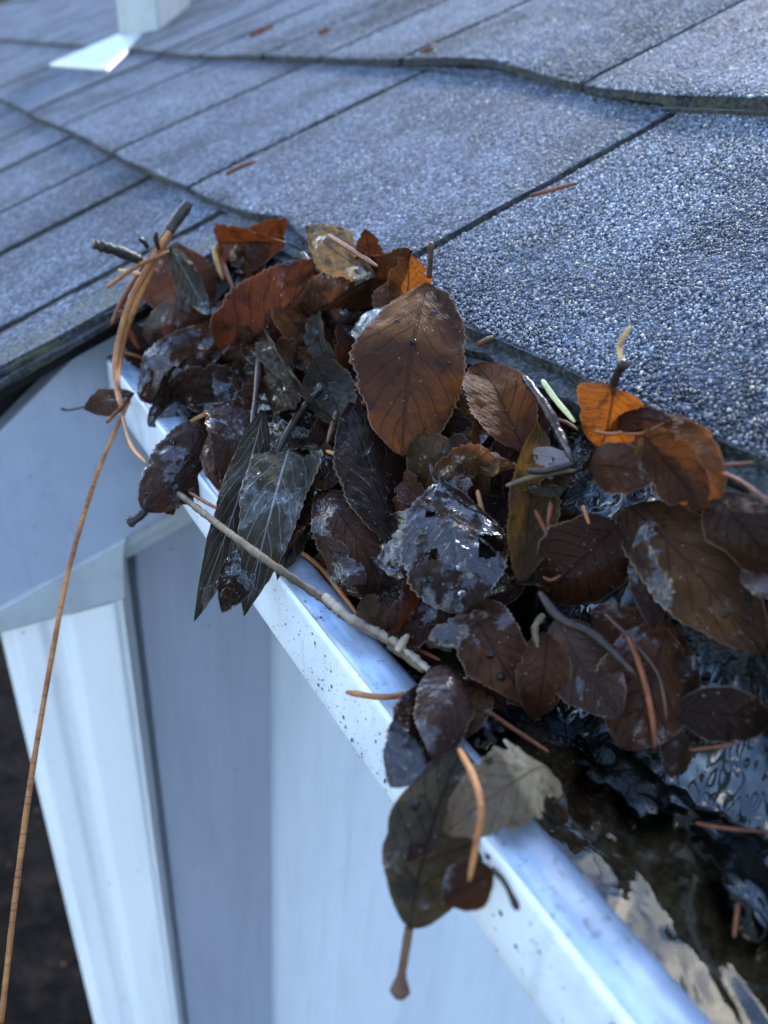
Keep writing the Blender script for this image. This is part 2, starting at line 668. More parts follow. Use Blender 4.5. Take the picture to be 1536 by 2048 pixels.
M = {}
M['shingle'] = mat_shingle()
M['granule'] = mat_granule()
M['asphalt'] = mat_asphalt()
M['moss'] = mat_asphalt("mossy_asphalt_edge", 0.8)
M['lip'] = mat_metal_lip()
M['face'] = mat_gutter_face()
M['inner'] = mat_painted("grimy_trough", (0.035, 0.033, 0.032), 0.4, 0.5)
M['board'] = mat_painted("grey_blue_board_paint", (0.33, 0.38, 0.49), 0.5, 0.18)
M['trim'] = mat_painted("grey_trim_paint", (0.40, 0.44, 0.48), 0.5, 0.3)
M['corner'] = mat_painted("slate_board_paint", (0.27, 0.30, 0.375), 0.5, 0.14, True, False)
M['siding'] = mat_painted("pale_siding_paint", (0.66, 0.705, 0.78), 0.5, 0.10, True, False)
M['white'] = mat_painted("white_downspout_paint", (0.82, 0.84, 0.86), 0.35, 0.08, True, False)
M['flash'] = mat_painted("pale_flashing_metal", (0.25, 0.28, 0.29), 0.4, 0.3, False, False)
M['wood'] = mat_painted("shade_dark_wood", (0.006, 0.006, 0.007), 0.8, 0.3)  # wood colour taken to near black to hold the gap's shade
M['muck'] = mat_muck()
M['water'] = mat_water()
M['ground'] = mat_ground()

# ---------------------------------------------------------------- ground
gm = MB()
gm.add([(-150, -150, GROUND), (150, -150, GROUND), (150, 150, GROUND), (-150, 150, GROUND)], [(0, 1, 2, 3)])
tag(gm.build("ground", M['ground'], recalc=False), kind='structure')

# ---------------------------------------------------------------- trees far beyond the roof
t = NT("grey_bark")
M['bark'] = t.done(t.bsdf(t.mix(t.noise(t.geo(), 12, 5), (0.05, 0.04, 0.035), (0.12, 0.10, 0.085)), 0.9).outputs[0])
t = NT("autumn_foliage")
M['foliage'] = t.done(t.bsdf(t.mix(t.noise(t.geo(), 1.5, 4), (0.035, 0.032, 0.022), (0.09, 0.075, 0.05)), 0.8).outputs[0])
for lab, tx, ty, th_ in [("dull autumn tree far beyond the end of the roof", 1.9, 14.0, 5.4), ("taller dull tree standing behind the first one beyond the roof", 0.9, 17.5, 6.4)]:
    rt = random.Random(lab)
    tree = thing("tree", lab, "tree", (tx, ty, GROUND), "trees beyond the roof")
    tb, cb_ = MB(), MB()
    sp = spline([(tx, ty, GROUND), (tx + .1, ty, GROUND + 1.5), (tx - .05, ty, GROUND + 3.2), (tx + .1, ty, GROUND + th_ * .85)], 20)
    tb.tube(sp, [0.17 * (1 - 0.8 * i / 19) for i in range(20)], 9)
    tips = []
    for i in range(16):
        p0 = sp[rt.randrange(7, 19)]
        a_, l_ = rt.uniform(0, 6.28), rt.uniform(0.7, 1.7)
        p1 = p0 + np.array((math.cos(a_) * l_, math.sin(a_) * l_, rt.uniform(0.2, 0.9)))
        tb.tube(spline([p0, (p0 + p1) / 2 + (0, 0, .12), p1], 8), [0.05 * (1 - 0.8 * q / 7) for q in range(8)], 6)
        tips.append((p0, p1))
    for i in range(5200):
        p0, p1 = rt.choice(tips)
        c_ = p0 + (p1 - p0) * rt.uniform(.35, 1.1) + np.array([rt.gauss(0, .24) for _ in range(3)])
        d1 = np.array([rt.gauss(0, 1) for _ in range(3)])
        d2 = np.array([rt.gauss(0, 1) for _ in range(3)])
        d1 *= 0.07 / np.linalg.norm(d1)
        d2 *= 0.05 / np.linalg.norm(d2)
        cb_.add([c_ - d1, c_ + d2, c_ + d1, c_ - d2], [(0, 1, 2, 3)])
    tb.build("trunk", M['bark'], tree, True, tree.location)
    cb_.build("crown", M['foliage'], tree, False, tree.location, False)

# unseen conifers added behind the viewer to darken what the wet leaves mirror
rt = random.Random(3)
cv, cf = [], []
for tx, ty, hh, rr0 in [(-7.0, -1.5, 8.6, 2.0), (-5.5, -5.0, 9.4, 2.2), (-2.6, -7.5, 9.0, 2.2), (1.2, -8.5, 9.6, 2.3), (-9.0, 2.6, 8.0, 2.0), (4.6, -9.5, 9.0, 2.2)]:
    for i in range(3000):
        q = rt.random() ** 0.75
        zz = 0.5 + q * (hh - 0.5)
        rad = rr0 * (1 - q) * math.sqrt(rt.uniform(0.05, 1)) * (0.8 + 0.3 * math.sin(zz * 7))
        an = rt.uniform(0, 6.283)
        c_ = np.array((tx + rad * math.cos(an), ty + rad * math.sin(an), GROUND + zz - rad * 0.3))
        d1 = np.array((math.cos(an), math.sin(an), -0.35)) * rt.uniform(.16, .36)
        d2 = np.array((-math.sin(an), math.cos(an), rt.uniform(-.4, .4))) * rt.uniform(.05, .13)
        o_ = len(cv)
        cv += [tuple(c_ - d1), tuple(c_ + d2), tuple(c_ + d1), tuple(c_ - d2)]
        cf.append((o_, o_ + 1, o_ + 2, o_ + 3))
    o_ = len(cv)
    for k_, (zz, r_) in enumerate(((0, .2), (hh, .02))):
        cv += [(tx + r_ * math.cos(a_), ty + r_ * math.sin(a_), GROUND + zz) for a_ in (0, 1.57, 3.14, 4.71)]
    cf += [(o_ + k_, o_ + (k_ + 1) % 4, o_ + 4 + (k_ + 1) % 4, o_ + 4 + k_) for k_ in range(4)]
t = NT("conifer_needles")
M['conifer'] = t.done(t.bsdf(t.mix(t.noise(t.geo(), 2.5, 4), (0.012, 0.020, 0.010), (0.04, 0.055, 0.028)), 0.8).outputs[0])
cm = MB()
cm.v, cm.f = cv, cf
tag(cm.build("added_treeline", M['conifer'], None, False, None, False), "unseen dark conifers added behind the viewer to darken reflections", "trees", kind='stuff')

# ---------------------------------------------------------------- house
house = thing("house", "grey painted house with a blue-grey asphalt shingle roof above the gutter", "house", (0.6, 1.2, GROUND))
HO = np.array(house.location)


def hbuild(mb, name, mat, parent=None, smooth=False):
    o = mb.build(name, mat, None, smooth, None)
    p = parent or house
    o.parent = p
    if p is house:
        o.location = -Vector(house.location)
    return o


TK = 0.0052
EXPO = 0.2086


def butt(k, y):
    """up-slope position of the lower edge of course k"""
    if k == 0:
        return -0.42
    w = 0.0014 * math.sin(y * 13 + k) + 0.0007 * math.sin(y * 61 + 2 * k)
    if k == 1:
        return 0.0 + w + 0.010 * math.exp(-((y - 0.445) / 0.03) ** 2)
    if k == 2:
        return float(np.interp(y, [0.2, 0.26, 0.32, 0.38, 0.44, 0.52, 0.64, 0.9, 1.1, 1.4], [0.207, 0.209, 0.203, 0.208, 0.219, 0.235, 0.229, 0.219, 0.208, 0.210])) + 0.3 * w
    return EXPO * k - 0.003 + w


def tk(y):
    return TK * (1 + 0.55 * float(sst(0.50, 0.95, y)))


def lift(k, y, s):
    """height of the top face of course k over the deck"""
    s0 = butt(k, y)
    a = max(0.0, 1 - (s - s0) / 0.23)
    z = TK + tk(y) * a
    if k == 2:
        z += 0.004 * math.exp(-((y - 0.56) / 0.12) ** 2) * a ** 2 + 0.0035 * sst(0.44, 0.30, y) * a
    if k == 1:
        z += 0.003 * math.exp(-((y - 0.40) / 0.1) ** 2) * a ** 3
    return z


SL = {0: [0.531, 0.70, 0.833, 1.02, 1.215, 1.43, 1.66, 1.9, 2.15, 2.4, 2.7, 3.0, 3.4],
      1: [0.07, 0.316, 0.600, 0.813, 1.064, 1.27, 1.47, 1.70, 1.95, 2.2, 2.45, 2.75, 3.1, 3.45],
      2: [0.22, 0.40, 0.637, 0.783, 0.917, 1.10, 1.254, 1.40, 1.56, 1.72, 1.9, 2.1, 2.35, 2.65, 3.0, 3.4]}
YMIN, YMAX = -0.35, 5.4
roof_mb = MB()
edge_mb = MB()
tops = []
for k in range(0, 6):
    sl = SL.get(k)
    if sl is None:
        off = 0.11 if k % 2 else 0.0
        sl = [off + 0.05 + 0.24 * j for j in range(15)]
    ystart = RAKE if k == 0 else YMIN
    ys = [ystart - 0.0035] + [y for y in sl if y > ystart] + [YMAX]
    if k in (1,):
        ys = [YMIN - 0.003] + sl + [YMAX]
    for a, b in zip(ys[:-1], ys[1:]):
        gap = 0.0030 if a < 0.45 else 0.0068
        y0, y1 = a + gap, b - gap
        near = y0 < 0.95
        ny = max(3, int((y1 - y0) / (0.006 if near else 0.03)))
        ns = 24 if near else 8
        top = np.zeros((ny + 1, ns + 1, 3))
        bot = np.zeros((ny + 1, ns + 1, 3))
        tlt = random.uniform(-0.0006, 0.0008)
        for i in range(ny + 1):
            y = y0 + (y1 - y0) * i / ny
            s0 = butt(k, y)
            if near:
                s0 += 0.0012 * mnoise.noise(Vector((y * 160, k * 7.1, 0))) + 0.0008 * mnoise.noise(Vector((y * 420, k * 7.1, 3)))
            s1 = EXPO * (k + 1) + 0.045 if k > 0 else 0.06
            for j in range(ns + 1):
                s = s0 + (s1 - s0) * j / ns
                yy = y
                if near and (i == 0 or i == ny):
                    yy += 0.0010 * mnoise.noise(Vector((s * 180, k * 3.3, i * 1.7)))
                if i == 0 and k == 0:
                    yy += 0.004 * mnoise.noise(Vector((s * 20, 9.1, 0)))
                h = lift(k, y, s) + tlt
                if near:
                    h += 0.0006 * mnoise.noise(Vector((y * 45, s * 45, k)))
                if j == 0:
                    h -= 0.0008
                top[i, j] = rp(yy, s, h)
                bot[i, j] = rp(yy, s, h - tk(y) * 0.95)
        roof_mb.grid(top)
        tops.append((k, y0, y1))
        if b < YMAX:                             # dark strip on the slot floor, painting in its shade
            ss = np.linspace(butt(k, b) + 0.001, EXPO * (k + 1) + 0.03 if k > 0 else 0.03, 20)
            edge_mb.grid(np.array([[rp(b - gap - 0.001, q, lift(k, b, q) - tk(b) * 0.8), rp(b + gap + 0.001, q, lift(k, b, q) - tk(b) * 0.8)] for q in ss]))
        for strip in (np.stack([top[:, 0], bot[:, 0]], 1), np.stack([bot[0], top[0]], 1), np.stack([top[-1], bot[-1]], 1)):
            edge_mb.grid(strip)
        roof_mb.grid(bot[[0, -1]][:, [0, -1]], True)
roof = hbuild(roof_mb, "roof", M['shingle'], None, True)
edges = hbuild(edge_mb, "shingle_edges", M['asphalt'], roof, False)

# laminated under layers that show below the thick edges
und = MB()


def underlayer(y0, y1, sfun, n, th, ln=0.05, jag=0.0018):
    ny = int((y1 - y0) / 0.004)
    P = np.zeros((ny + 1, 2, 3))
    Q = np.zeros((ny + 1, 2, 3))
    for i in range(ny + 1):
        y = y0 + (y1 - y0) * i / ny
        s0 = sfun(y) + jag * mnoise.noise(Vector((y * 120, 2.5, 2.0)))
        nn = n(y) if callable(n) else n
        P[i, 0], P[i, 1] = rp(y, s0, nn), rp(y, s0 + ln, nn)
        Q[i, 0], Q[i, 1] = rp(y, s0 + 0.0004, nn - th), rp(y, s0 + ln, nn - th)
    und.grid(P)
    und.grid(np.stack([P[:, 0], Q[:, 0]], 1), True)
    und.grid(Q, True)
    und.grid(np.stack([P[0], Q[0]], 0), True)


underlayer(YMIN, 0.325, lambda y: butt(2, y) - 0.0035, lambda y: lift(2, y, butt(2, y)) - TK - 0.0006, 0.0036)
underlayer(YMIN, 0.43, lambda y: butt(2, y) + 0.002, lambda y: lift(2, y, butt(2, y)) - TK - 0.0001, 0.0018)
underlayer(YMIN, RAKE - 0.02, lambda y: -0.007, 0.0045, 0.0042, 0.08, 0.003)
underlayer(YMIN, RAKE - 0.02, lambda y: -0.002, 0.0001, 0.004, 0.08, 0.003)
hbuild(und, "under_layer", M['asphalt'], roof, False)

# layered side of the lower roof section
rk = MB()
for i, (n0, th, dy) in enumerate([(0.0030, 0.0030, 0.003), (-0.0004, 0.0030, -0.002), (-0.0038, 0.0034, 0.005)]):
    ns = 90
    P = np.zeros((ns + 1, 2, 3))
    Q = np.zeros((ns + 1, 2, 3))
    for j in range(ns + 1):
        s = -0.42 + 0.43 * j / ns
        y = RAKE + dy + 0.008 * mnoise.noise(Vector((s * 26, i * 5.0, 0))) + 0.003 * mnoise.noise(Vector((s * 70, i * 5.0, 6))) + 0.0015 * mnoise.noise(Vector((s * 140, i * 5.0, 3)))
        P[j, 0], P[j, 1] = rp(y, s, n0), rp(y + 0.06, s, n0)
        Q[j, 0], Q[j, 1] = rp(y + 0.0006, s, n0 - th), rp(y + 0.06, s, n0 - th)
    rk.grid(P)
    rk.grid(np.stack([P[:, 0], Q[:, 0]], 1))
    rk.grid(Q)
hbuild(rk, "rake_layer", M['moss'], roof, False)

# roof deck
dk = MB()


def slab(mb, y0, y1, s0, s1, n0, n1):
    vs = [rp(y, s, n) for y in (y0, y1) for s in (s0, s1) for n in (n0, n1)]
    mb.add(vs, [(0, 1, 3, 2), (4, 6, 7, 5), (0, 4, 5, 1), (2, 3, 7, 6), (0, 2, 6, 4), (1, 5, 7, 3)])


slab(dk, YMIN, RAKE + 0.004, 0.012, 1.35, -0.016, -0.0045)
slab(dk, RAKE + 0.030, YMAX, -0.40, 1.35, -0.022, -0.0090)
hbuild(dk, "roof_deck", M['wood'], roof)

# granules: each a small stone bedded in the nearest shingles
tpl = np.array([(1, 0, 0), (-1, 0, 0), (0, 1, 0), (0, -1, 0), (0, 0, 1), (0, 0, -1)], float)
tri = np.array([(0, 2, 4), (2, 1, 4), (1, 3, 4), (3, 0, 4), (2, 0, 5), (1, 2, 5), (3, 1, 5), (0, 3, 5)])
NG = 230000
gy = rng.uniform(0.05, 1.0, NG * 2)
gs_ = rng.uniform(-0.02, 0.62, NG * 2)
keep = rng.random(NG * 2) < np.clip(1.25 - gy * 1.0 - np.clip(gs_ - 0.25, 0, 1) * 0.6, 0.12, 1)
gy, gs_ = gy[keep], gs_[keep]
cen = []
for y, s in zip(gy, gs_):
    k = 1
    if s < butt(1, y) + 0.0004:
        continue
    if s > butt(2, y) - 0.0006:
        k = 2
    if s > butt(3, y) - 0.0006:
        k = 3
    sl = SL.get(k) or [0.16 + 0.24 * j for j in range(15)]
    if min(abs(y - q) for q in sl) < 0.0038:
        continue
    cen.append(rp(y, s, lift(k, y, s) - 0.00015))
cen = np.array(cen)
ng = len(cen)
size = rng.uniform(0.00045, 0.00100, ng)
size *= np.clip(rng.normal(1, 0.22, ng), 0.6, 1.7)
ang = rng.normal(size=(ng, 4))
ang /= np.linalg.norm(ang, axis=1)[:, None]
qw, qx, qy, qz = ang.T
RM = np.stack([np.stack([1 - 2 * (qy**2 + qz**2), 2 * (qx * qy - qz * qw), 2 * (qx * qz + qy * qw)], 1),
               np.stack([2 * (qx * qy + qz * qw), 1 - 2 * (qx**2 + qz**2), 2 * (qy * qz - qx * qw)], 1),
               np.stack([2 * (qx * qz - qy * qw), 2 * (qy * qz + qx * qw), 1 - 2 * (qx**2 + qy**2)], 1)], 1)
loc = tpl[None] * rng.uniform(0.65, 1.25, (ng, 6, 1)) + rng.normal(0, 0.12, (ng, 6, 3))
vv = np.einsum('nij,nkj->nki', RM, loc) * size[:, None, None] + cen[:, None, :]
ff = (tri[None] + (np.arange(ng) * 6)[:, None, None]).reshape(-1)
me = bpy.data.meshes.new("granules")
me.vertices.add(ng * 6)
me.vertices.foreach_set("co", vv.astype(np.float32).ravel())
nf = ng * 8
me.loops.add(nf * 3)
me.loops.foreach_set("vertex_index", ff.astype(np.int32))
me.polygons.add(nf)
me.polygons.foreach_set("loop_start", (np.arange(nf) * 3).astype(np.int32))
me.polygons.foreach_set("loop_total", np.full(nf, 3, np.int32))
me.update(calc_edges=True)
u = rng.random(ng)
base = np.interp(u, [0, 0.3, 0.6, 0.85, 0.97, 1], [0.060, 0.086, 0.114, 0.155, 0.225, 0.38])
stain = np.array([mnoise.fractal(Vector((p[1] * 11, p[0] * 9, 3.3)), 0.8, 2.0, 4) for p in cen])
base = base * np.clip(1.0 + 0.75 * stain, 0.45, 1.5)
tint = np.stack([base * 0.93, base * 1.05, base * 1.27], 1)
wm_ = rng.random(ng) < 0.02
tint[wm_] = np.array([0.42, 0.37, 0.28])
gc = np.concatenate([np.repeat(tint, 6, 0), np.ones((ng * 6, 1))], 1)
at = me.attributes.new("gcol", 'FLOAT_COLOR', 'POINT')
at.data.foreach_set("color", gc.astype(np.float32).ravel())
me.materials.append(M['granule'])
go = bpy.data.objects.new("granules", me)
COL.objects.link(go)
go.parent = roof
go['kind'] = 'stuff'

# fascia behind the gutter, soffit and the wall under the eave
fb = MB()
fb.prism([(EX + 0.012, -0.112), (EX + 0.030, -0.106), (EX + 0.030, -0.285), (EX + 0.012, -0.285)], YMIN, GEND + 0.02)
fb.box(EX + 0.030, 0.50, YMIN, GEND + 0.02, -0.285, -0.270)
hbuild(fb, "fascia_board", M['trim'])

# barge board of the lower roof section
BZ = lambda x: -0.30 + (x - 0.147) * 0.393
rb = MB()
rb.prism([(-0.32, BZ(-0.32)), (0.30, BZ(0.30)), (0.30, -0.085), (0.12, -0.158), (0.089, -0.168), (0.065, -0.188), (0.03, -0.218), (-0.32, -0.385)], 0.500, 0.519)
o = hbuild(rb, "rake_board", M['board'])
bevel(o, 0.0015)
vo = MB()
vo.prism([(-0.32, -0.43), (0.30, -0.19), (0.30, -0.075), (-0.32, -0.345)], 0.530, 0.60)
hbuild(vo, "gap_shade_backing", M['wood'])  # dark backing added behind the board for the shaded gap
tr = MB()
tr.prism([(-0.012, -0.374), (0.094, -0.372), (0.096, -0.336), (0.100, -0.317), (-0.012, BZ(-0.012) + 0.004)], 0.4975, 0.56)
o = hbuild(tr, "trim_block", M['trim'])
bevel(o, 0.002)
tr = MB()
tr.prism([(0.100, -0.332), (0.36, -0.232), (0.36, -0.21), (0.100, -0.312)], 0.507, 0.56)
tr.prism([(0.100, -0.350), (0.36, -0.250), (0.36, -0.232), (0.100, -0.332)], 0.519, 0.56)
o = hbuild(tr, "frieze_trim", M['trim'])
# side wall
wl = MB()
wl.box(0.012, 0.86, 0.562, 0.70, GROUND, -0.30)
hbuild(wl, "side_wall", M['siding'])
cb = MB()
cb.box(0.110, 0.2285, 0.526, 0.562, GROUND, -0.255)
o = hbuild(cb, "corner_board", M['corner'])
bevel(o, 0.002)
fw = MB()
fw.box(0.50, 0.56, YMIN, 0.562, GROUND, -0.270)
hbuild(fw, "front_wall", M['siding'])
bt = MB()
bt.box(0.360, 0.368, 0.5595, 0.562, GROUND, -0.2)
hbuild(bt, "wall_batten", M['siding'])

# roof vent with its flashing
v0 = roofp(150, 128)
rv = thing("roof_vent", "pale square roof vent with a strip of flashing lapped onto the shingles", "roof vent", v0)
fl = MB()


def vpt(q):
    return roofp(*q, 0.012)


cornersT = [roofp(96, 128, .006), roofp(212, 137, .006), roofp(286, 66, .006), roofp(238, 66, .006)]
cornersB = [np.array(q) - np.array((-ST, 0, CT)) * 0.012 for q in cornersT]
fl.add([*cornersT, *cornersB], [(0, 1, 2, 3), (7, 6, 5, 4), (0, 4, 5, 1), (1, 5, 6, 2), (2, 6, 7, 3), (3, 7, 4, 0)])
o = fl.build("flashing", M['flash'], rv, False, v0)
bevel(o, 0.004)
A_, B_, C_ = roofp(240, 80, .0), roofp(318, 64, .0), roofp(378, 8, .0)
A_, B_, C_ = [np.array(q) for q in (A_, B_, C_)]
D_ = A_ + (C_ - B_)
st = MB()
up = np.array((0, 0, 0.34))
dn = np.array((0, 0, -0.01))
st.add([A_ + dn, B_ + dn, C_ + dn, D_ + dn, A_ + up, B_ + up, C_ + up, D_ + up], [(0, 1, 2, 3), (7, 6, 5, 4), (0, 4, 5, 1), (1, 5, 6, 2), (2, 6, 7, 3), (3, 7, 4, 0)])
o = st.build("stack", M['flash'], rv, False, v0)
bevel(o, 0.006)
cp = MB()
ctr = (A_ + B_ + C_ + D_) / 4
for q, ex_ in ((up, 1.12),):
    T = [ctr + (p - ctr) * ex_ for p in (A_, B_, C_, D_)]
    cp.add([*[p + up + (0, 0, 0.001) for p in T], *[p + up + (0, 0, 0.03) for p in T]], [(0, 1, 2, 3), (7, 6, 5, 4), (0, 4, 5, 1), (1, 5, 6, 2), (2, 6, 7, 3), (3, 7, 4, 0)])
cp.build("cap", M['flash'], rv, False, v0)

# ---------------------------------------------------------------- downspout
ds = thing("downspout", "white corrugated downspout running down the wall below the rake board", "downspout", (0.05, 0.53, GROUND))
dp = MB()
prof = []
x0, x1, yf, yb = 0.0045, 0.0925, 0.502, 0.555
nx = 48
for i in range(nx + 1):
    t_ = i / nx
    rib = float(sst(0.03, 0.10, t_) - sst(0.27, 0.36, t_) + sst(0.46, 0.56, t_) - sst(0.90, 0.97, t_))
    prof.append((x0 + (x1 - x0) * t_, yf + 0.007 * (1 - rib ** 0.6)))
prof += [(x1 + 0.001, yf + 0.008), (x1 + 0.001, yb), (x0 - 0.001, yb)]
dp.prismz(prof, GROUND, -0.376)
o = dp.build("pipe", M['white'], ds, True, ds.location)
autosmooth(o, 50)

# ---------------------------------------------------------------- gutter
gut = thing("gutter", "metal roof gutter with white outer face, clogged with wet leaves", "gutter", (CX + 0.05, 0.1, CZ))
GO = gut.location
gpY = np.concatenate([np.linspace(YMIN, 0.0, 8), np.linspace(0.01, GEND, 60)])


def strip(prof, name, mat, wob=0.0, ymax=GEND):
    mb = MB()
    ys = gpY[gpY <= ymax + 1e-6]
    P = np.zeros((len(ys), len(prof), 3))
    for i, y in enumerate(ys):
        for j, (x, z) in enumerate(prof):
            P[i, j] = (x + wob * mnoise.noise(Vector((y * 9, j * .1, 1))), y, z + wob * mnoise.noise(Vector((y * 11, j * .1, 5))))
    mb.grid(P)
    o = mb.build(name, mat, gut, True, GO)
    md = o.modifiers.new("thick", 'SOLIDIFY')
    md.thickness = 0.0008
    md.offset = 0
    return o


c_, z_ = CX, CZ
facep = [(c_ + 0.0012, z_ + 0.0002), (c_ + 0.0002, z_ - 0.0008), (c_, z_ - 0.0025), (c_ - 0.0002, z_ - 0.010), (c_ + 0.0001, z_ - 0.022), (c_ + 0.0004, z_ - 0.0300),
         (c_ + 0.0012, z_ - 0.0322), (c_ + 0.0035, z_ - 0.0332), (c_ + 0.010, z_ - 0.036), (c_ + 0.014, z_ - 0.046), (c_ + 0.020, z_ - 0.062), (c_ + 0.030, z_ - 0.076), (c_ + 0.036, z_ - 0.084), (c_ + 0.037, z_ - 0.095)]
strip(facep, "outer_face", M['face'], 0.0006)
lipp = [(c_ + 0.0012, z_ + 0.0002), (c_ + 0.003, z_ + 0.0007), (c_ + 0.009, z_ + 0.0010), (c_ + LIPW - 0.0025, z_ + 0.0006), (c_ + LIPW - 0.0006, z_ - 0.0004), (c_ + LIPW, z_ - 0.0022), (c_ + LIPW - 0.0004, z_ - 0.009), (c_ + LIPW - 0.001, z_ - 0.0125)]
strip(lipp, "lip", M['lip'], 0.0006)
trough = [(c_ + 0.037, z_ - 0.0955), (EX + 0.008, z_ - 0.0955), (EX + 0.0105, z_ - 0.09), (EX + 0.0105, -0.117)]
strip(trough, "trough", M['inner'], 0.0)
ec = MB()
ec.prism([(c_ + 0.001, z_ - 0.001), (c_ + 0.001, z_ - 0.031), (c_ + 0.014, z_ - 0.046), (c_ + 0.030, z_ - 0.076), (c_ + 0.037, z_ - 0.0945), (EX + 0.0085, z_ - 0.0945), (EX + 0.0085, -0.12), (c_ + 0.016, z_ - 0.001)], GEND, GEND + 0.0015)
ec.build("end_cap", M['lip'], gut, False, GO)

# ---------------------------------------------------------------- water and sediment
wa = MB()
wa.box(CX + 0.006, EX + 0.0095, YMIN, 0.30, WATER - 0.0002, WATER)
wa2 = MB()
wa2.add([(CX + 0.009, YMIN, WATER), (EX + 0.0095, YMIN, WATER), (EX + 0.0095, 0.30, WATER), (CX + 0.009, 0.30, WATER)], [(0, 1, 2, 3)])
tag(wa2.build("water", M['water'], None, False, None, False), kind='structure')

sd = MB()
nx, ny = 210, 700
P = np.zeros((ny, nx, 3))
pool = np.zeros((ny, nx))
silt = np.zeros((ny, nx))
for i in range(ny):
    y = -0.04 + 0.26 * i / 560 if i <= 560 else 0.22 + (GEND - 0.002 - 0.22) * (i - 560) / (ny - 1 - 560)
    for j in range(nx):
        x = CX + 0.008 + (EX + 0.009 - CX - 0.008) * j / (nx - 1)
        e_ = 0.014 * mnoise.noise(Vector((x * 38, y * 38, 4))) + 0.006 * mnoise.noise(Vector((x * 90, y * 90, 8)))
        a = float(sst(0.140, 0.160, x + e_)) * float(sst(0.018, 0.05, y + e_))
        b = float(sst(0.108, 0.135, y + e_))
        cov = max(a, b)
        h = WATER - 0.011 + cov * 0.0135
        fr = 1.2 * mnoise.noise(Vector((x * 62, y * 62, 0.3))) + 0.45 * mnoise.noise(Vector((x * 150, y * 150, 4.3))) + 0.18 * mnoise.noise(Vector((x * 330, y * 330, 7.3)))
        rid = mnoise.noise(Vector((x * 120 + 2 * fr, y * 120, 2.2)))
        h += cov * (0.0040 * fr + 0.0026 * rid) + (1 - cov) * 0.0015 * fr
        top = float(surf_z(np.array(x), np.array(y))) - 0.017 + 0.004 * fr + 0.012 * float(sst(0.17, 0.12, y)) * float(sst(EX - 0.04, EX - 0.01, x))
        k_ = max(float(sst(0.13, 0.19, y)), float(sst(EX - 0.055, EX - 0.025, x)) * float(sst(0.03, 0.06, y)))
        h = h * (1 - k_) + max(h, top) * k_
        P[i, j] = (x, y, h)
        pool[i, j] = float(sst(0.05, -0.22, fr))
        silt[i, j] = float(sst(WATER - 0.003, WATER - 0.008, h))
sd.grid(P)
so = sd.build("sediment", M['muck'], None, True, None)
for nm, ar in (("pool", pool), ("silt", silt)):
    a_ = so.data.attributes.new(nm, 'FLOAT', 'POINT')
    a_.data.foreach_set("value", ar.astype(np.float32).ravel())
tag(so, "glossy black wet sediment and leaf mould in the gutter", "sediment", kind='stuff')

# ---------------------------------------------------------------- leaf materials
LM = {}
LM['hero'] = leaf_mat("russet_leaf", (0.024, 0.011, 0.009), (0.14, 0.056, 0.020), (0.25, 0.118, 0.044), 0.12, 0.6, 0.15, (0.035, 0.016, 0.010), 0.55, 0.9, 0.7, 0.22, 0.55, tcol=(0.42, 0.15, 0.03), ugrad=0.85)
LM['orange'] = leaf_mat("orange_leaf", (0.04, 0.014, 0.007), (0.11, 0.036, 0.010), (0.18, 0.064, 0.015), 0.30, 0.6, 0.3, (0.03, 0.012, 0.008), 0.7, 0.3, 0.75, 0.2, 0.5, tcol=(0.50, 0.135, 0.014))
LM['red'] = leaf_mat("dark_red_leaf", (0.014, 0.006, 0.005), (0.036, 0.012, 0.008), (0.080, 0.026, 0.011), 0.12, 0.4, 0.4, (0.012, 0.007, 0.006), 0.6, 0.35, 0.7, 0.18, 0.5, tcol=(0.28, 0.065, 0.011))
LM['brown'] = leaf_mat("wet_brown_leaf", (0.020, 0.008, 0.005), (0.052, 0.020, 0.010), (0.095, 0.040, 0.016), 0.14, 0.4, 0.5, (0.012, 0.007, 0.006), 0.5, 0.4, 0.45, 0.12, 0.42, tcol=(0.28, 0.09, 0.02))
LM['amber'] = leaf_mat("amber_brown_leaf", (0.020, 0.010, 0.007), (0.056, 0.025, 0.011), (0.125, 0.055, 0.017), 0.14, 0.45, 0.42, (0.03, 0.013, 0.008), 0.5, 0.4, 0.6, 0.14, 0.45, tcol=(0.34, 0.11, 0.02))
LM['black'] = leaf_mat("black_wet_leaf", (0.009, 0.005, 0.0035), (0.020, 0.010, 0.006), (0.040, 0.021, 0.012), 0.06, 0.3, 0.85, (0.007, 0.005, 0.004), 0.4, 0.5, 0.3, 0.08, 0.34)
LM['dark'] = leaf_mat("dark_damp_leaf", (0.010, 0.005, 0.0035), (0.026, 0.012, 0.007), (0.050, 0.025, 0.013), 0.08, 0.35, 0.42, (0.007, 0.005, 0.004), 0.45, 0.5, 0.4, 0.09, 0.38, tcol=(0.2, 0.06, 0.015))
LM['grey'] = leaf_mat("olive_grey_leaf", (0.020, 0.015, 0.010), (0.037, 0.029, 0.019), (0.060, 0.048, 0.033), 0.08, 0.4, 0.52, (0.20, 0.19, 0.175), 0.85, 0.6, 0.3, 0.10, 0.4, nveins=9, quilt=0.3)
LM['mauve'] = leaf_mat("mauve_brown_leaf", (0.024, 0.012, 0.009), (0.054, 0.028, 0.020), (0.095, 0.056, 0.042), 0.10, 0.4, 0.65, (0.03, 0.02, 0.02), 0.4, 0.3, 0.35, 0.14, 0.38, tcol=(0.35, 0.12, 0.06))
LM['olive'] = leaf_mat("olive_brown_leaf", (0.022, 0.016, 0.011), (0.046, 0.034, 0.023), (0.085, 0.064, 0.042), 0.14, 0.5, 0.4, (0.016, 0.012, 0.009), 0.7, 0.5, 0.65, 0.18, 0.5, tcol=(0.45, 0.26, 0.05))
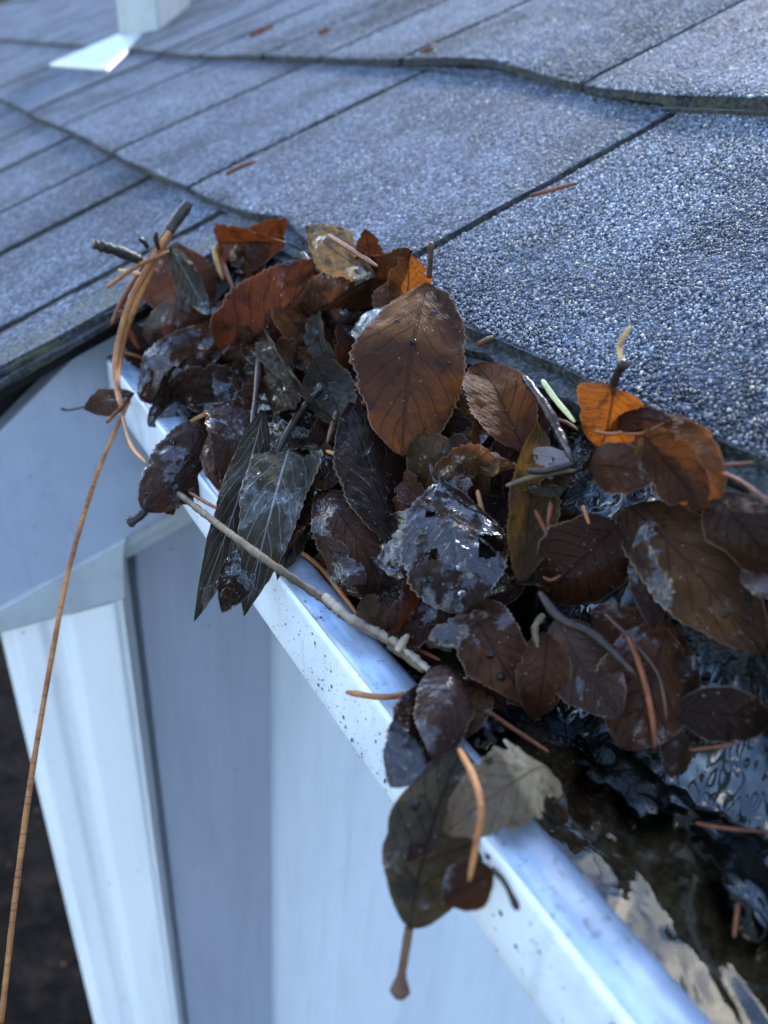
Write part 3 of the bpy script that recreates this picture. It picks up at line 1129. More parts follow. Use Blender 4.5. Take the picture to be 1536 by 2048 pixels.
LM['gold'] = leaf_mat("golden_brown_leaf", (0.026, 0.014, 0.008), (0.060, 0.032, 0.013), (0.12, 0.066, 0.022), 0.18, 0.5, 0.4, (0.04, 0.02, 0.01), 0.5, 0.3, 0.45, 0.2, 0.5, tcol=(0.5, 0.24, 0.035))
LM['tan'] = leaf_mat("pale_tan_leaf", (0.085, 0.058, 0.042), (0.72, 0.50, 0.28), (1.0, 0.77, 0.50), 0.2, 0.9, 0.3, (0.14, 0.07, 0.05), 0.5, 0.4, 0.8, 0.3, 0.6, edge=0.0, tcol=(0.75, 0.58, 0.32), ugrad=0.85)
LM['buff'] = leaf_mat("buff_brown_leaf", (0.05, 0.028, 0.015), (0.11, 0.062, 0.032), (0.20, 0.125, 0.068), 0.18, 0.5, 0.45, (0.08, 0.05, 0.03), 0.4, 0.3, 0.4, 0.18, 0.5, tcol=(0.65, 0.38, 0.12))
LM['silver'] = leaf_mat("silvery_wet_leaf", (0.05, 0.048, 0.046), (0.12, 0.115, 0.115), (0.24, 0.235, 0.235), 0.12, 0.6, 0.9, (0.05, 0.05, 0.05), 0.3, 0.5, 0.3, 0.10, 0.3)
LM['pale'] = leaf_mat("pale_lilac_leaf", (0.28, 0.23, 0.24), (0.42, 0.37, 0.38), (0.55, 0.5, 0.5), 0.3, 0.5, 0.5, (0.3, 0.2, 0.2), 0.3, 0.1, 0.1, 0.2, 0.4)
SM = {}
SM['dark'] = mat_stem("dark_stem", (0.016, 0.012, 0.011), (0.045, 0.026, 0.020), 0.25)
SM['brown'] = mat_stem("brown_stem", (0.055, 0.026, 0.016), (0.115, 0.055, 0.03), 0.35)
SM['needle'] = mat_stem("orange_needle", (0.24, 0.085, 0.026), (0.42, 0.175, 0.055), 0.42, 0.55)
SM['rust'] = mat_stem("rust_needle", (0.105, 0.026, 0.009), (0.21, 0.062, 0.022), 0.38, 0.4)
SM['straw'] = mat_stem("straw_needle", (0.52, 0.30, 0.11), (0.75, 0.48, 0.22), 0.45, 0.3)
SM['green'] = mat_stem("pale_green_needle", (0.42, 0.43, 0.18), (0.66, 0.55, 0.33), 0.4)
SM['twig'] = mat_stem("grey_brown_bark", (0.06, 0.040, 0.024), (0.17, 0.125, 0.08), 0.6, 0.6, 260)
SM['pith'] = mat_stem("pale_bark", (0.17, 0.125, 0.085), (0.40, 0.32, 0.235), 0.6, 0.4, 240)
SM['sheath'] = mat_stem("black_needle_sheath", (0.018, 0.015, 0.014), (0.06, 0.045, 0.035), 0.5)

# ---------------------------------------------------------------- leaf builder
LEAF_SURF = {}


def leaf(label, base, tip, w, mat, h=(4, 4), roll=0.0, fold=0.0, bend=0.0, side=0.0, wl=1.0, wr=1.0, a=0.85, b=0.72, teeth=22, tooth=0.06,
         crumple=0.006, ripple=0.02, holes=(), bite=0.0, pet=None, pr=1.0, bulb=0.45, pmat='dark', curl=0.0, twist=None, seed=None, group="fallen leaves in the gutter", key=None, vein=0.0012,
         u0=0.0, u1=1.0, crease=1.0, puck=0.012, name="fallen_leaf"):
    rs = random.Random(seed if seed is not None else label)
    if twist is None:
        twist = rs.uniform(-0.5, 0.5)
    bend += rs.uniform(-0.01, 0.03)
    curl += rs.uniform(-0.2, 0.12)
    side += rs.uniform(-0.035, 0.035)
    bend += rs.choice([-0.04, 0.0, 0.03, 0.07])
    crumple *= rs.uniform(1.3, 3.6)
    fold += rs.uniform(-0.18, 0.18)
    ripple *= rs.uniform(0.8, 2.2)
    B = W(*base, h[0])
    T = W(*tip, h[1])
    ax = T - B
    Ln = np.linalg.norm(ax)
    axn = ax / Ln
    mid = (B + T) / 2
    view = -mid / np.linalg.norm(mid)
    n = view - axn * (view @ axn)
    n /= np.linalg.norm(n)
    zd = (R.T @ mid)[2]
    wid = w * zd / F / 2
    sd_ = np.cross(axn, n)
    r_ = math.radians(roll)
    n, sd_ = n * math.cos(r_) - sd_ * math.sin(r_), sd_ * math.cos(r_) + n * math.sin(r_)
    nu, nv = max(40, int(teeth * 3.6)), 16
    us = np.linspace(u0, u1, nu + 1)
    vs = np.linspace(-1, 1, nv + 1)
    vs = np.sign(vs) * np.abs(vs) ** 0.85
    ph = [rs.uniform(0, 6.28) for _ in range(8)]
    cr = []
    for _c in range(rs.choice([2, 2, 3, 3])):
        ca_ = rs.uniform(0, 6.283)
        cr.append((math.cos(ca_), math.sin(ca_), rs.uniform(0.02, 0.30) * Ln, crease * rs.choice([-1, -1, -1, 1]) * rs.uniform(0.3, 1.15)))
    puck *= rs.uniform(0.6, 1.5)
    if bite == 0.0 and crease > 0.5 and key is None:
        bite = rs.choice([0, 0.15, 0.3, 0.45])
    if key is None:
        a *= rs.uniform(0.85, 1.25)
        b *= rs.uniform(0.85, 1.25)
    off = Vector((rs.uniform(0, 50), rs.uniform(0, 50), rs.uniform(0, 50)))
    P = np.zeros((nu + 1, nv + 1, 3))
    UV = np.zeros((nu + 1, nv + 1, 2))
    for i, u in enumerate(us):
        prof = max(1e-4, math.sin(math.pi * min(max(u, 1e-4), 1 - 1e-4) ** a)) ** b
        if u > 0.86:
            prof *= 1 - 0.25 * ((u - 0.86) / 0.14) ** 2
        for j, v in enumerate(vs):
            sgn = -1 if v < 0 else 1
            av = abs(v)
            tw = (u * teeth + (0.37 if v > 0 else 0)) % 1.0
            saw = tw if tw < 0.78 else (1 - tw) / 0.22 * 0.78
            ol = 1 + 0.16 * mnoise.noise(Vector((u * 3.4 + ph[6], sgn * 4.7 + ph[7], 1.1))) + 0.07 * mnoise.noise(Vector((u * 11 + ph[7], sgn * 4.7, 2.1)))
            tk = tooth * (0.75 + 0.7 * mnoise.noise(Vector((u * 6, sgn * 2.2, ph[6]))))
            ew = 1 + tk * (saw - 0.35) * 2.0 * max(0.0, (av - 0.72) / 0.28)
            bt_ = 1.0
            if bite:
                bt_ = 1 - bite * max(0.0, mnoise.fractal(Vector((u * 7 + ph[0], sgn * 3.1 + ph[1], 0)), 0.8, 2.3, 5) - 0.02) * 1.5
            ww = wid * prof * ew * ol * bt_ * (wl if v < 0 else wr)
            x = v * ww
            y = u * Ln
            e_ = Vector((u * 5.0, v * 2.6, 0)) + off
            z = fold * av * ww
            z += bend * Ln * 4 * u * (1 - u)
            z += curl * (av ** 2) * ww
            z += twist * (u - 0.5) * v * ww
            z += ripple * wid * av ** 2 * math.sin(u * 17 + ph[2 if v < 0 else 3])
            z += ripple * 0.6 * wid * av ** 3 * math.sin(u * 41 + ph[4 if v < 0 else 5])
            z += crumple * Ln * (mnoise.fractal(e_ * 0.9, 0.9, 2.0, 4))
            z += vein * Ln * (0.35 * math.sin(2 * math.pi * (u * 8 - av * 2.3)) * min(1, av * 4) * (1 - av * 0.4) - 0.8 * math.exp(-(v / 0.09) ** 2))
            x += side * Ln * 4 * u * (1 - u)
            z += puck * Ln * (0.5 - abs(mnoise.noise(e_ * 1.9 + Vector((7, 3, 1)))) * 1.8)
            z += puck * 0.45 * Ln * (0.5 - abs(mnoise.noise(e_ * 4.3 + Vector((2, 9, 4)))) * 1.8)
            for cx_, cy_, co_, cs_ in cr:
                q_ = (x * cx_ + (y - Ln / 2) * cy_ - co_) / (0.03 * Ln)
                z += cs_ * 0.03 * Ln * (q_ if q_ > 20 else math.log1p(math.exp(q_)))
            P[i, j] = B + axn * y + sd_ * x + n * z
            UV[i, j] = (u, (v + 1) / 2)
    root = thing(name, label, "leaf", B, group)
    verts = (P.reshape(-1, 3) - B)
    fs = []
    for i in range(nu):
        for j in range(nv):
            uc, vc = (us[i] + us[i + 1]) / 2, (vs[j] + vs[j + 1]) / 2
            if any(((uc - hu) / ru) ** 2 + ((vc - hv) / rv_) ** 2 < 1 for hu, hv, ru, rv_ in holes):
                continue
            fs.append((i * (nv + 1) + j, i * (nv + 1) + j + 1, (i + 1) * (nv + 1) + j + 1, (i + 1) * (nv + 1) + j))
    me = bpy.data.meshes.new("blade")
    me.from_pydata([tuple(p) for p in verts], [], fs)
    me.polygons.foreach_set("use_smooth", [True] * len(me.polygons))
    ul = me.uv_layers.new(name="UVMap")
    li = np.zeros(len(me.loops), np.int32)
    me.loops.foreach_get("vertex_index", li)
    ul.data.foreach_set("uv", UV.reshape(-1, 2)[li].astype(np.float32).ravel())
    me.materials.append(LM[mat])
    bo = bpy.data.objects.new("blade", me)
    COL.objects.link(bo)
    bo.parent = root
    if pet:
        pts = [B + axn * 0.002 * 0 + n * 0.0002] + [W(q[0], q[1], q[2] if len(q) > 2 else h[0]) for q in pet]
        sp2 = spline(pts, 14)
        r0 = 0.0007 * pr
        rad = [r0 * (1.0 - 0.15 * t + bulb * float(sst(0.62, 0.92, t))) * (1 if t < 0.97 else 0.55) for t in np.linspace(0, 1, 14)]
        pm = MB()
        pm.tube(sp2, rad, 8)
        # the stem runs on under the blade as the midrib
        pm.build("petiole", SM[pmat], root, True, B)
    LEAF_SURF[key or label] = (P, n)
    return root


G1 = "fallen leaves in the gutter"
exec_table = []


def D(*a, **k):
    leaf(*a, **k)


# ---- far end of the heap
D("dull mauve leaf lying flat at the far end of the heap", (352, 484), (372, 650), 168, 'mauve', (10, 12), fold=-.1, bend=.03, bite=.1, tooth=.03)
D("narrow grey leaf folded lengthwise across the mauve leaf", (338, 486), (424, 642), 66, 'grey', (16, 18), fold=-.5, wl=.7, pet=[(322, 470, 18)], tooth=.02)
D("glossy brown leaf curving down beside the bundle of orange needles", (276, 668), (446, 628), 112, 'mauve', (20, 18), bend=.10, fold=-.3)
D("crumpled purple-grey leaf with puckered skin under the glossy brown one", (283, 800), (446, 660), 122, 'mauve', (26, 20), crumple=.03, bend=.04, vein=.012, fold=-.2)
D("rust-red leaf cupped against the shingle corner at the back", (438, 486), (578, 482), 92, 'red', (2, 2), fold=.5, bend=.08, roll=-20, pet=[(436, 470, 4)])
D("small orange leaf tip poking up behind the cupped rust-red leaf", (500, 520), (555, 455), 70, 'red', (-2, 2), fold=.2)
D("almost black oval leaf tucked below the puckered purple-grey leaf", (342, 800), (486, 752), 86, 'dark', (14, 14), fold=-.15, bend=.05)
D("little brown leaf reaching out over the rake board", (262, 788), (168, 818), 56, 'mauve', (30, 34), bite=0.01, pet=[(150, 818, 34), (122, 818, 34)], a=1.0, teeth=10, tooth=.015)
D("dark scrap of leaf under the needle bundle by the gutter end", (300, 740), (250, 640), 70, 'dark', (6, 4), fold=.3)
# ---- upper middle
D("large dark red leaf with serrated rim and an amber patch", (446, 732), (655, 520), 190, 'red', (9, 5), bend=.10, fold=-.12, pet=[(446, 734, 10)], tooth=.06, key='F')
D("amber leaf glowing behind the large dark red one", (590, 700), (612, 545), 120, 'orange', (3, -2), fold=.2, bend=.05)
D("tan leaf with a torn curled tip crowning the heap", (752, 556), (612, 452), 92, 'buff', (10, 8), fold=-.25, bend=.06, bite=.25, pet=None)
D("small round maroon leaf peeking over the back of the tan leaf", (742, 535), (730, 462), 62, 'red', (2, 0), a=.8)
D("dark leaf with ragged upper edge leaning on the roof corner", (640, 612), (824, 500), 130, 'dark', (10, 6), fold=.25, roll=18, bend=-.04, tooth=.07, wl=.8)
D("glowing orange leaf standing behind the dark ragged one", (812, 628), (818, 508), 92, 'orange', (2, 0), tooth=.06, fold=.1)
D("mottled dark brown leaf bridging the middle of the crest", (612, 640), (742, 560), 120, 'brown', (8, 8), fold=-.2, pet=[(602, 636, 9)])
D("silvery wet leaf with a sharp tip left of the big russet leaf", (806, 700), (690, 586), 92, 'silver', (22, 22), fold=-.1, teeth=26, vein=.004)
D("wrinkled mauve leaf behind the silvery tip", (770, 640), (800, 560), 80, 'mauve', (6, 6), fold=.2, vein=.01)
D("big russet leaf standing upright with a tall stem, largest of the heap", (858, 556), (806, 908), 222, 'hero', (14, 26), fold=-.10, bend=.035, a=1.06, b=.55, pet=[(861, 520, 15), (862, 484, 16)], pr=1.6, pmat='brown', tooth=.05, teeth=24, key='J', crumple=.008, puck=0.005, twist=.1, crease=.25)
D("small golden leaf edge showing at the right rim of the big russet leaf", (925, 830), (955, 735), 66, 'gold', (8, 8), fold=-.2)
D("red-orange leaf glowing along its upper edge beside the shingles", (1050, 905), (946, 690), 130, 'orange', (8, 4), fold=.2, bend=.03, roll=-10, tooth=.07, key='K')
D("long maroon leaf behind the thick hairy stem", (1078, 880), (1020, 740), 76, 'red', (5, 3), fold=-.2)
D("dark brown leaf filling the hollow right of the big russet leaf", (1000, 930), (900, 800), 130, 'brown', (4, 8), fold=.1)
D("slim upright brown leaf folded shut in the middle of the heap", (664, 752), (640, 616), 48, 'olive', (14, 12), fold=.9, roll=30)
D("long narrow wet leaf slanting down beside the forked stem", (536, 668), (676, 846), 44, 'olive', (20, 26), fold=.6, roll=-25, pet=[(522, 636, 20)])
D("bluish dripping leaf below the large dark red leaf", (560, 692), (560, 790), 60, 'dark', (16, 18), fold=.1)
D("dark maroon leaf cupped in shade between the silvery and slim leaves", (700, 745), (716, 636), 84, 'red', (8, 8), curl=.3)
D("triangular grey-brown leaf beside the lower edge of the big russet leaf", (640, 742), (690, 846), 110, 'olive', (20, 22), fold=-.2, a=.6)
D("dark brown leaf curling inside the middle hollow", (560, 760), (470, 850), 90, 'brown', (12, 14), fold=.2)
D("long dark leaf crossing below the narrow wet leaf", (500, 735), (640, 870), 66, 'dark', (14, 18), fold=-.3)
D("large dark leaf with a whitish wet patch and serrated rim", (800, 1075), (702, 806), 142, 'dark', (16, 28), fold=.12, bend=.04, tooth=.06, key='P', side=-.03)
D("smooth golden-brown leaf arching below the big russet leaf", (912, 975), (812, 862), 112, 'gold', (20, 24), fold=-.3, a=1.0, tooth=.015, bend=.06)
D("small near-black leaf between golden and dark brown leaves", (930, 950), (905, 868), 62, 'dark', (18, 20))
D("little tan leaf wedged in the dark hollow", (1018, 948), (938, 912), 40, 'buff', (16, 18), fold=.3)
# ---- left cluster hanging over the lip
D("purple-brown wet leaf overhanging the lip with a thick black stem", (290, 1022), (440, 812), 122, 'mauve', (20, 22), fold=-.15, bend=.03, wr=.95, pet=[(275, 1036, 21), (257, 1046, 22)], pr=3.0, tooth=.05, key='S')
D("dark underside of a leaf showing beneath the purple-brown one", (330, 1010), (415, 900), 80, 'dark', (10, 12))
D("bluish-purple leaf with a scaly sheen on top of the veined leaves", (480, 770), (452, 950), 98, 'mauve', (28, 30), fold=-.1, vein=.006)
D("reddish scrap of leaf under the bluish-purple leaf", (430, 880), (440, 960), 60, 'brown', (20, 22))
D("olive-grey ribbed leaf hanging point down over the lip", (512, 868), (416, 1158), 92, 'grey', (30, 30), wr=.85, fold=-.2, pet=[(505, 850, 32), (512, 790, 30), (520, 704, 26)], pr=2.2, tooth=.04, key='U')
D("broad grey ribbed leaf with small holes draped over the lip", (604, 812), (500, 1190), 132, 'grey', (24, 24), fold=-.1, wr=1.0, pet=[(620, 800, 27), (645, 776, 28)], pr=1.8, holes=((.27, -.35, .03, .16), (.32, -.5, .03, .2)), tooth=.05, vein=.008, key='V')
D("black dripping leaf tip ending in a pool of reflected sky", (520, 1085), (436, 1240), 76, 'black', (20, 22), fold=.1, bend=-.02, key='W')
D("grainy sodden leaf flap pressed on the lip", (600, 965), (560, 1140), 84, 'grey', (12, 12), crumple=.02, tooth=.08, teeth=12, vein=0)
D("dark folded leaf under the broad ribbed leaf", (640, 840), (600, 1000), 110, 'dark', (12, 14), fold=.2)
D("wet brown leaf standing narrow beside the ribbed leaf", (640, 1000), (648, 884), 62, 'brown', (18, 18), fold=.4, key='Y')
D("pinkish curled leaf edge beside the large dark leaf", (744, 1020), (664, 918), 44, 'buff', (20, 22), fold=.4, roll=25, tooth=.08)
D("brown leaf with black dots leaning toward the lip", (646, 982), (772, 1186), 152, 'brown', (20, 16), fold=-.12, bend=.05, key='AA', tooth=.05)
D("small purple leaf curled over above the orange needle", (660, 1096), (752, 1196), 66, 'mauve', (14, 12), fold=-.3, bend=.08)
D("crinkled beige leaf edge next to the twig", (726, 1196), (762, 1268), 60, 'buff', (8, 8), tooth=.10, teeth=12, fold=.3)
D("wet black leaf with holes and sky sheen in the middle of the heap", (886, 960), (930, 1226), 214, 'black', (20, 18), fold=-.1, bend=.03, a=1.35, b=.66, crumple=.009, crease=.5, vein=.010, holes=((.62, -.62, .085, .24), (.62, .42, .045, .10), (.33, .45, .03, .10)), pet=[(870, 962, 21), (860, 924, 22)], pr=1.1, key='AD', puck=0.012)
D("dark leaf under the holed leaf with a curled stem at its base", (905, 974), (850, 1130), 110, 'brown', (12, 12), pet=[(912, 962, 15), (930, 948, 16)], pr=1.3)
D("maroon crinkled leaf below the holed black leaf", (905, 1195), (770, 1262), 130, 'red', (14, 12), fold=.2, crumple=.02, tooth=.08, bend=.04)
D("brown folded leaf bent double near the twig end", (760, 1186), (830, 1310), 96, 'brown', (12, 8), fold=-.5, bend=.05)
D("glossy brown leaf with a pale shining midrib sloping to the water", (924, 1188), (1050, 1404), 142, 'brown', (16, 10), fold=-.28, bend=.02, key='AF')
D("dark brown pointed leaf dipping into the water", (1096, 1268), (1066, 1452), 104, 'brown', (12, 4), fold=.2, tooth=.06)
D("dark red leaf sliver in shade above the pale leaf", (930, 1330), (1010, 1420), 60, 'red', (6, 4), fold=.4)
# ---- right cluster
D("bright orange leaf at the eave with a dark upright stem", (1228, 768), (1196, 912), 150, 'orange', (12, 14), fold=-.15, b=.6, a=.8, pet=[(1236, 745, 14), (1250, 724, 16)], pr=2.0, key='BA')
D("orange-rimmed leaf curling along the shingle edge", (1285, 836), (1436, 1010), 150, 'orange', (6, 8), fold=-.5, side=.03, bend=.04, tooth=.03, key='BB')
D("brown inner half of the leaf curling along the shingle edge", (1300, 880), (1420, 1020), 110, 'brown', (11, 13), fold=-.3, tooth=.03)
D("yellow-olive leaf inside the orange-rimmed one", (1296, 852), (1356, 976), 92, 'gold', (14, 12), fold=.1)
D("dark leaf laid across under two thin brown needles", (1200, 830), (1345, 850), 64, 'red', (12, 8), fold=-.2)
D("smooth brown-black leaf on top of the long amber leaf", (1160, 928), (1326, 950), 106, 'brown', (22, 16), fold=-.25, bend=.06)
D("long amber-brown leaf reaching down to the wet muck, the longest of the heap", (1192, 946), (1526, 1306), 176, 'amber', (14, 8), fold=-.25, bend=.02, a=1.1, b=.6, key='BD', tooth=.05)
D("purple-brown leaf with pale midrib overlapping the long amber leaf", (1300, 1040), (1306, 1262), 92, 'mauve', (14, 12), fold=-.2, key='BE')
D("round brown leaf half lying in the puddle", (1236, 1050), (1086, 1200), 178, 'brown', (8, 2), a=.9, b=.55, fold=-.05, key='BF', tooth=.035)
D("upright olive leaf with a yellow curled top", (1040, 1165), (1062, 864), 96, 'gold', (8, 20), fold=.35, roll=-15, key='BG')
D("dark olive leaf beneath the pale lilac scrap", (1130, 1010), (1066, 900), 92, 'olive', (8, 10))
D("pale lilac scrap of leaf caught on a thin stem", (1140, 922), (1060, 908), 42, 'pale', (20, 20), teeth=6, tooth=.01, b=.5)
D("tangle of dark leaf remains around the hairy stem", (1190, 900), (1080, 980), 70, 'black', (14, 16), crumple=.04, bite=.4)
D("dark wet leaf lying against the muck below the shingles", (1420, 985), (1560, 1150), 130, 'dark', (6, 6), key='R1')
D("mauve-grey wet scrap at the rim of the dark leaf under the shingles", (1480, 1135), (1550, 1196), 46, 'mauve', (6, 6), teeth=8)
D("big brown wet leaf beneath a rust-coloured needle", (1340, 1236), (1250, 1500), 196, 'brown', (8, 2), a=1.0, b=.6, fold=-.08, key='CA', tooth=.04)
D("shiny mauve leaf tucked under the big brown wet leaf", (1112, 1236), (1240, 1440), 150, 'mauve', (6, 3), fold=-.1, key='CA2')
D("upper half of a brown leaf folded along its vein", (1180, 1222), (1392, 1330), 110, 'brown', (10, 5), fold=-.25, wl=.9)
D("small purple crinkled leaf beside the big brown wet leaf", (1340, 1322), (1400, 1346), 58, 'mauve', (6, 5), crumple=.03)
D("dark brown leaf lying sideways in the muck", (1350, 1420), (1560, 1440), 110, 'dark', (5, 4), fold=-.1, key='CC')
D("pinkish brown leaf tip standing in the puddle", (1352, 1452), (1342, 1556), 56, 'mauve', (5, 1), fold=-.35, bend=.06)
D("amber leaf sliver behind the pinkish tip", (1372, 1470), (1362, 1550), 30, 'gold', (3, 0), fold=.2)
# ---- draped over the lip in the foreground
D("dark round wet leaf stuck flat on the lip", (884, 1380), (786, 1566), 150, 'black', (2004, 2003), a=.9, b=.55, tooth=.05, key='DB', crease=.15, twist=0.0, puck=.008)
D("dark leaf with a pale chalky vein above the tan leaf", (905, 1316), (868, 1512), 120, 'mauve', (2012, 2009), fold=-.3, bend=.05, key='DA')
D("brown leaf fold beside the chalky-veined leaf", (960, 1330), (930, 1480), 90, 'brown', (2003, 2006), fold=.3)
D("pale tan leaf with ragged end lying over the lip", (1126, 1514), (915, 1650), 160, 'tan', (2006, 2013), fold=-.25, bend=.05, bite=.4, tooth=.03, b=.55, key='DD', puck=.02)
D("ragged tan flap under the pale leaf", (1075, 1560), (1136, 1640), 60, 'buff', (6, 4), bite=.4, tooth=.08, crumple=.02)
D("rust-brown leaf showing behind the hanging olive leaf", (845, 1590), (812, 1716), 110, 'red', (2003, 1992), tooth=.05, teeth=14)
D("large olive-brown leaf hanging stem down outside the gutter", (818, 1856), (925, 1494), 212, 'olive', (1986, 2010), fold=.10, bend=.01, a=1.0, b=.6, tooth=.012, wl=.82, wr=1.12, pet=[(812, 1896, 1982), (803, 1950, 1976), (799, 1996, 1972)], pr=1.7, bulb=1.3, pmat='brown', key='DC', crease=.2, twist=.1)
D("dark brown leaf peeking out behind the hanging olive leaf, thin stem on the lip", (985, 1738), (880, 1800), 96, 'brown', (2003, 1998), pet=[(1010, 1766, 2004), (1036, 1820, 2001)], pr=1.1)

# ---- buried leaves that fill the gaps
fill_spots = []
rf = random.Random(11)
for i in range(46):
    x = rf.uniform(CX + 0.022, EX - 0.020)
    y = rf.uniform(0.135, 0.455)
    z = float(surf_z(np.array(x), np.array(y))) - 0.006
    c = R.T @ np.array((x, y, z))
    px, py = 768 + F * c[0] / c[2], 1024 + F * c[1] / c[2]
    an = rf.uniform(0, 6.28)
    ln = rf.uniform(0.018, 0.029) * F / c[2]
    D("dark sodden leaf half buried under the leaves of the heap", (px - math.cos(an) * ln, py - math.sin(an) * ln), (px + math.cos(an) * ln, py + math.sin(an) * ln), ln * rf.uniform(.7, 1.1),
      rf.choice(['dark', 'brown', 'dark', 'red', 'black']), (rf.uniform(-4, 3), rf.uniform(-4, 3)), fold=rf.uniform(-.4, .4), bend=rf.uniform(-.05, .08), roll=rf.uniform(-25, 25), seed=i, teeth=16, group="sodden leaves buried in the heap")


# small torn scraps caught between the larger leaves
rf = random.Random(23)
for i in range(44):
    x = rf.uniform(CX + 0.024, EX - 0.016)
    y = rf.uniform(0.14, 0.44)
    z = float(surf_z(np.array(x), np.array(y))) + rf.uniform(0.002, 0.012)
    c = R.T @ np.array((x, y, z))
    px, py = 768 + F * c[0] / c[2], 1024 + F * c[1] / c[2]
    an = rf.uniform(0, 6.28)
    ln = rf.uniform(0.008, 0.016) * F / c[2]
    dz = rf.uniform(4, 18)
    if 715 < px < 960 and 540 < py < 900:
        dz = rf.uniform(0, 6)
    D("small torn scrap of dark leaf lodged between the larger leaves", (px - math.cos(an) * ln, py - math.sin(an) * ln), (px + math.cos(an) * ln, py + math.sin(an) * ln), ln * rf.uniform(.9, 1.6),
      rf.choice(['dark', 'brown', 'red', 'mauve', 'amber', 'dark']), (dz, dz + rf.uniform(-5, 5)), fold=rf.uniform(-.5, .5), roll=rf.uniform(-50, 50), bite=.35, seed=100 + i, teeth=11, tooth=.09, group="leaf scraps in the heap")


# ---------------------------------------------------------------- needles, stems and twigs
def rod(name, label, cat, pts, r, mat, group=None, n=28, flat=1.0, taper=(0.5, 0.35), parent=None, sides=8, bumpy=0.0, world=False):
    Q = pts if world else [W(*p) for p in pts]
    S = spline(Q, n)
    zd = (R.T @ ((np.array(Q[0]) + np.array(Q[-1])) / 2))[2]
    rad = []
    rs = random.Random(label)
    for i in range(n):
        t = i / (n - 1)
        k = 1.0
        if t < 0.12:
            k = taper[0] + (1 - taper[0]) * math.sqrt(t / 0.12)
        if t > 0.75:
            k = taper[1] + (1 - taper[1]) * math.sqrt((1 - t) / 0.25)
        rad.append(r * zd / F * k * (1 + (bumpy + 0.06) * rs.uniform(-1, 1)))
    mb = MB()
    view = -np.array(S[n // 2])
    mb.tube(S, rad, sides, flat, True, up=tuple(view / np.linalg.norm(view)))
    org = S[0]
    o = mb.build(name, SM[mat], parent, True, org if parent is None else np.array(parent.location), True)
    me = o.data
    ul = me.uv_layers.new(name="UVMap")
    li = np.zeros(len(me.loops), np.int32)
    me.loops.foreach_get("vertex_index", li)
    uvv = np.array([((v // sides) / (n - 1), (v % sides) / sides) for v in range(n * sides)])
    ul.data.foreach_set("uv", uvv[li].astype(np.float32).ravel())
    if parent is None:
        tag(o, label, cat, group)
    return o


GN = "dead conifer needles"


def needle(label, pts, r=6, mat='needle', **k):
    return rod("pine_needle", label, "needle", pts, r * 0.60, mat, GN, flat=.6, **k)


# long thin needle across the rake board
rod("pine_needle", "very long thin straw-orange needle hanging across the rake board and downspout", "needle",
    [(268, 782, -440), (236, 850, -425), (190, 960, -405), (140, 1130, -380), (104, 1310, -360), (62, 1560, -335), (30, 1800, -315), (2, 2046, -300)], 5.0, 'needle', GN, n=60, flat=.7, taper=(.6, .9))
# fascicle with black sheath
fb_ = thing("needle_bundle", "bundle of long orange needles joined in a black sheath at the far end", "needle bundle", W(375, 408, 24))
for pts, r, mt in [([(345, 452, 26), (300, 528, 30), (262, 600, 34), (238, 680, 38), (230, 750, 40), (240, 812, 40)], 6.5, 'needle'),
                   ([(350, 455, 24), (310, 525, 27), (276, 600, 30), (248, 680, 34), (236, 755, 36), (243, 815, 38)], 5.5, 'needle'),
                   ([(340, 450, 22), (290, 530, 24), (250, 590, 26), (222, 650, 28)], 5, 'rust')]:
    rod("needle", "n", "needle", pts, r, mt, parent=fb_, flat=.6)
rod("sheath", "s", "sheath", [(338, 462, 25), (356, 436, 25), (378, 406, 24)], 11, 'sheath', parent=fb_, taper=(.7, .8), bumpy=.10)
rod("stub_twig", "short black stub of twig pointing outward beside the needle bundle", "twig", [(284, 522, 28), (235, 502, 30), (188, 488, 32)], 11, 'sheath', "bits of twig", taper=(.6, .9), bumpy=.12)
needle("bright orange needle crossing over the needle bundle", [(212, 576, 36), (270, 535, 36), (338, 502, 34)], 7)
needle("short straw needle stub behind the crossing orange needle", [(236, 540, 30), (262, 545, 30), (290, 548, 30)], 6, 'straw')
needle("orange needle bending from the bundle toward the lip", [(244, 830, 40), (262, 890, 40), (292, 926, 38)], 7)
needle("rust needle slanting beneath the bundle into the glossy brown leaf", [(240, 620, 30), (258, 660, 30), (278, 698, 28)], 8, 'rust')
needle("short rusty needle over the little brown leaf", [(212, 846, 44), (232, 826, 44), (248, 808, 44)], 6, 'rust')
needle("gold needle half hidden behind the bundle above the lip", [(236, 700, 20), (260, 708, 20), (285, 716, 20)], 5)
needle("pale pink needle standing by the rust-red cupped leaf", [(436, 486, 10), (446, 530, 12), (470, 582, 12)], 9, 'rust')
needle("straw needle beside the pale pink needle", [(428, 492, 8), (432, 520, 8), (446, 560, 10)], 8, 'straw')
needle("thin dark sprig sticking up from the needle bundle", [(296, 498, 34), (286, 486, 34), (278, 476, 34)], 4, 'dark') if False else None
rod("leaf_stalk", "thin black stalk curling up by the needle bundle", "stalk", [(318, 500, 30), (312, 480, 30), (312, 462, 30)], 5, 'dark', "loose leaf stalks")
rod("leaf_stalk", "tiny black stalk left of the bundle of needles", "stalk", [(296, 496, 34), (288, 484, 34), (277, 476, 34)], 5, 'dark', "loose leaf stalks")
needle("brown needle lying on the torn tan leaf", [(656, 470, 14), (700, 498, 15), (756, 534, 14)], 8, 'rust')
rod("leaf_stalk", "curved brown stalk along the lower edge of the torn tan leaf", "stalk", [(604, 505, 16), (625, 530, 16), (676, 556, 15)], 6, 'brown', "loose leaf stalks")
rod("leaf_stalk", "straight dark stalk running down the large dark red leaf", "stalk", [(536, 616, 22), (490, 662, 24), (444, 710, 26)], 7, 'dark', "loose leaf stalks")
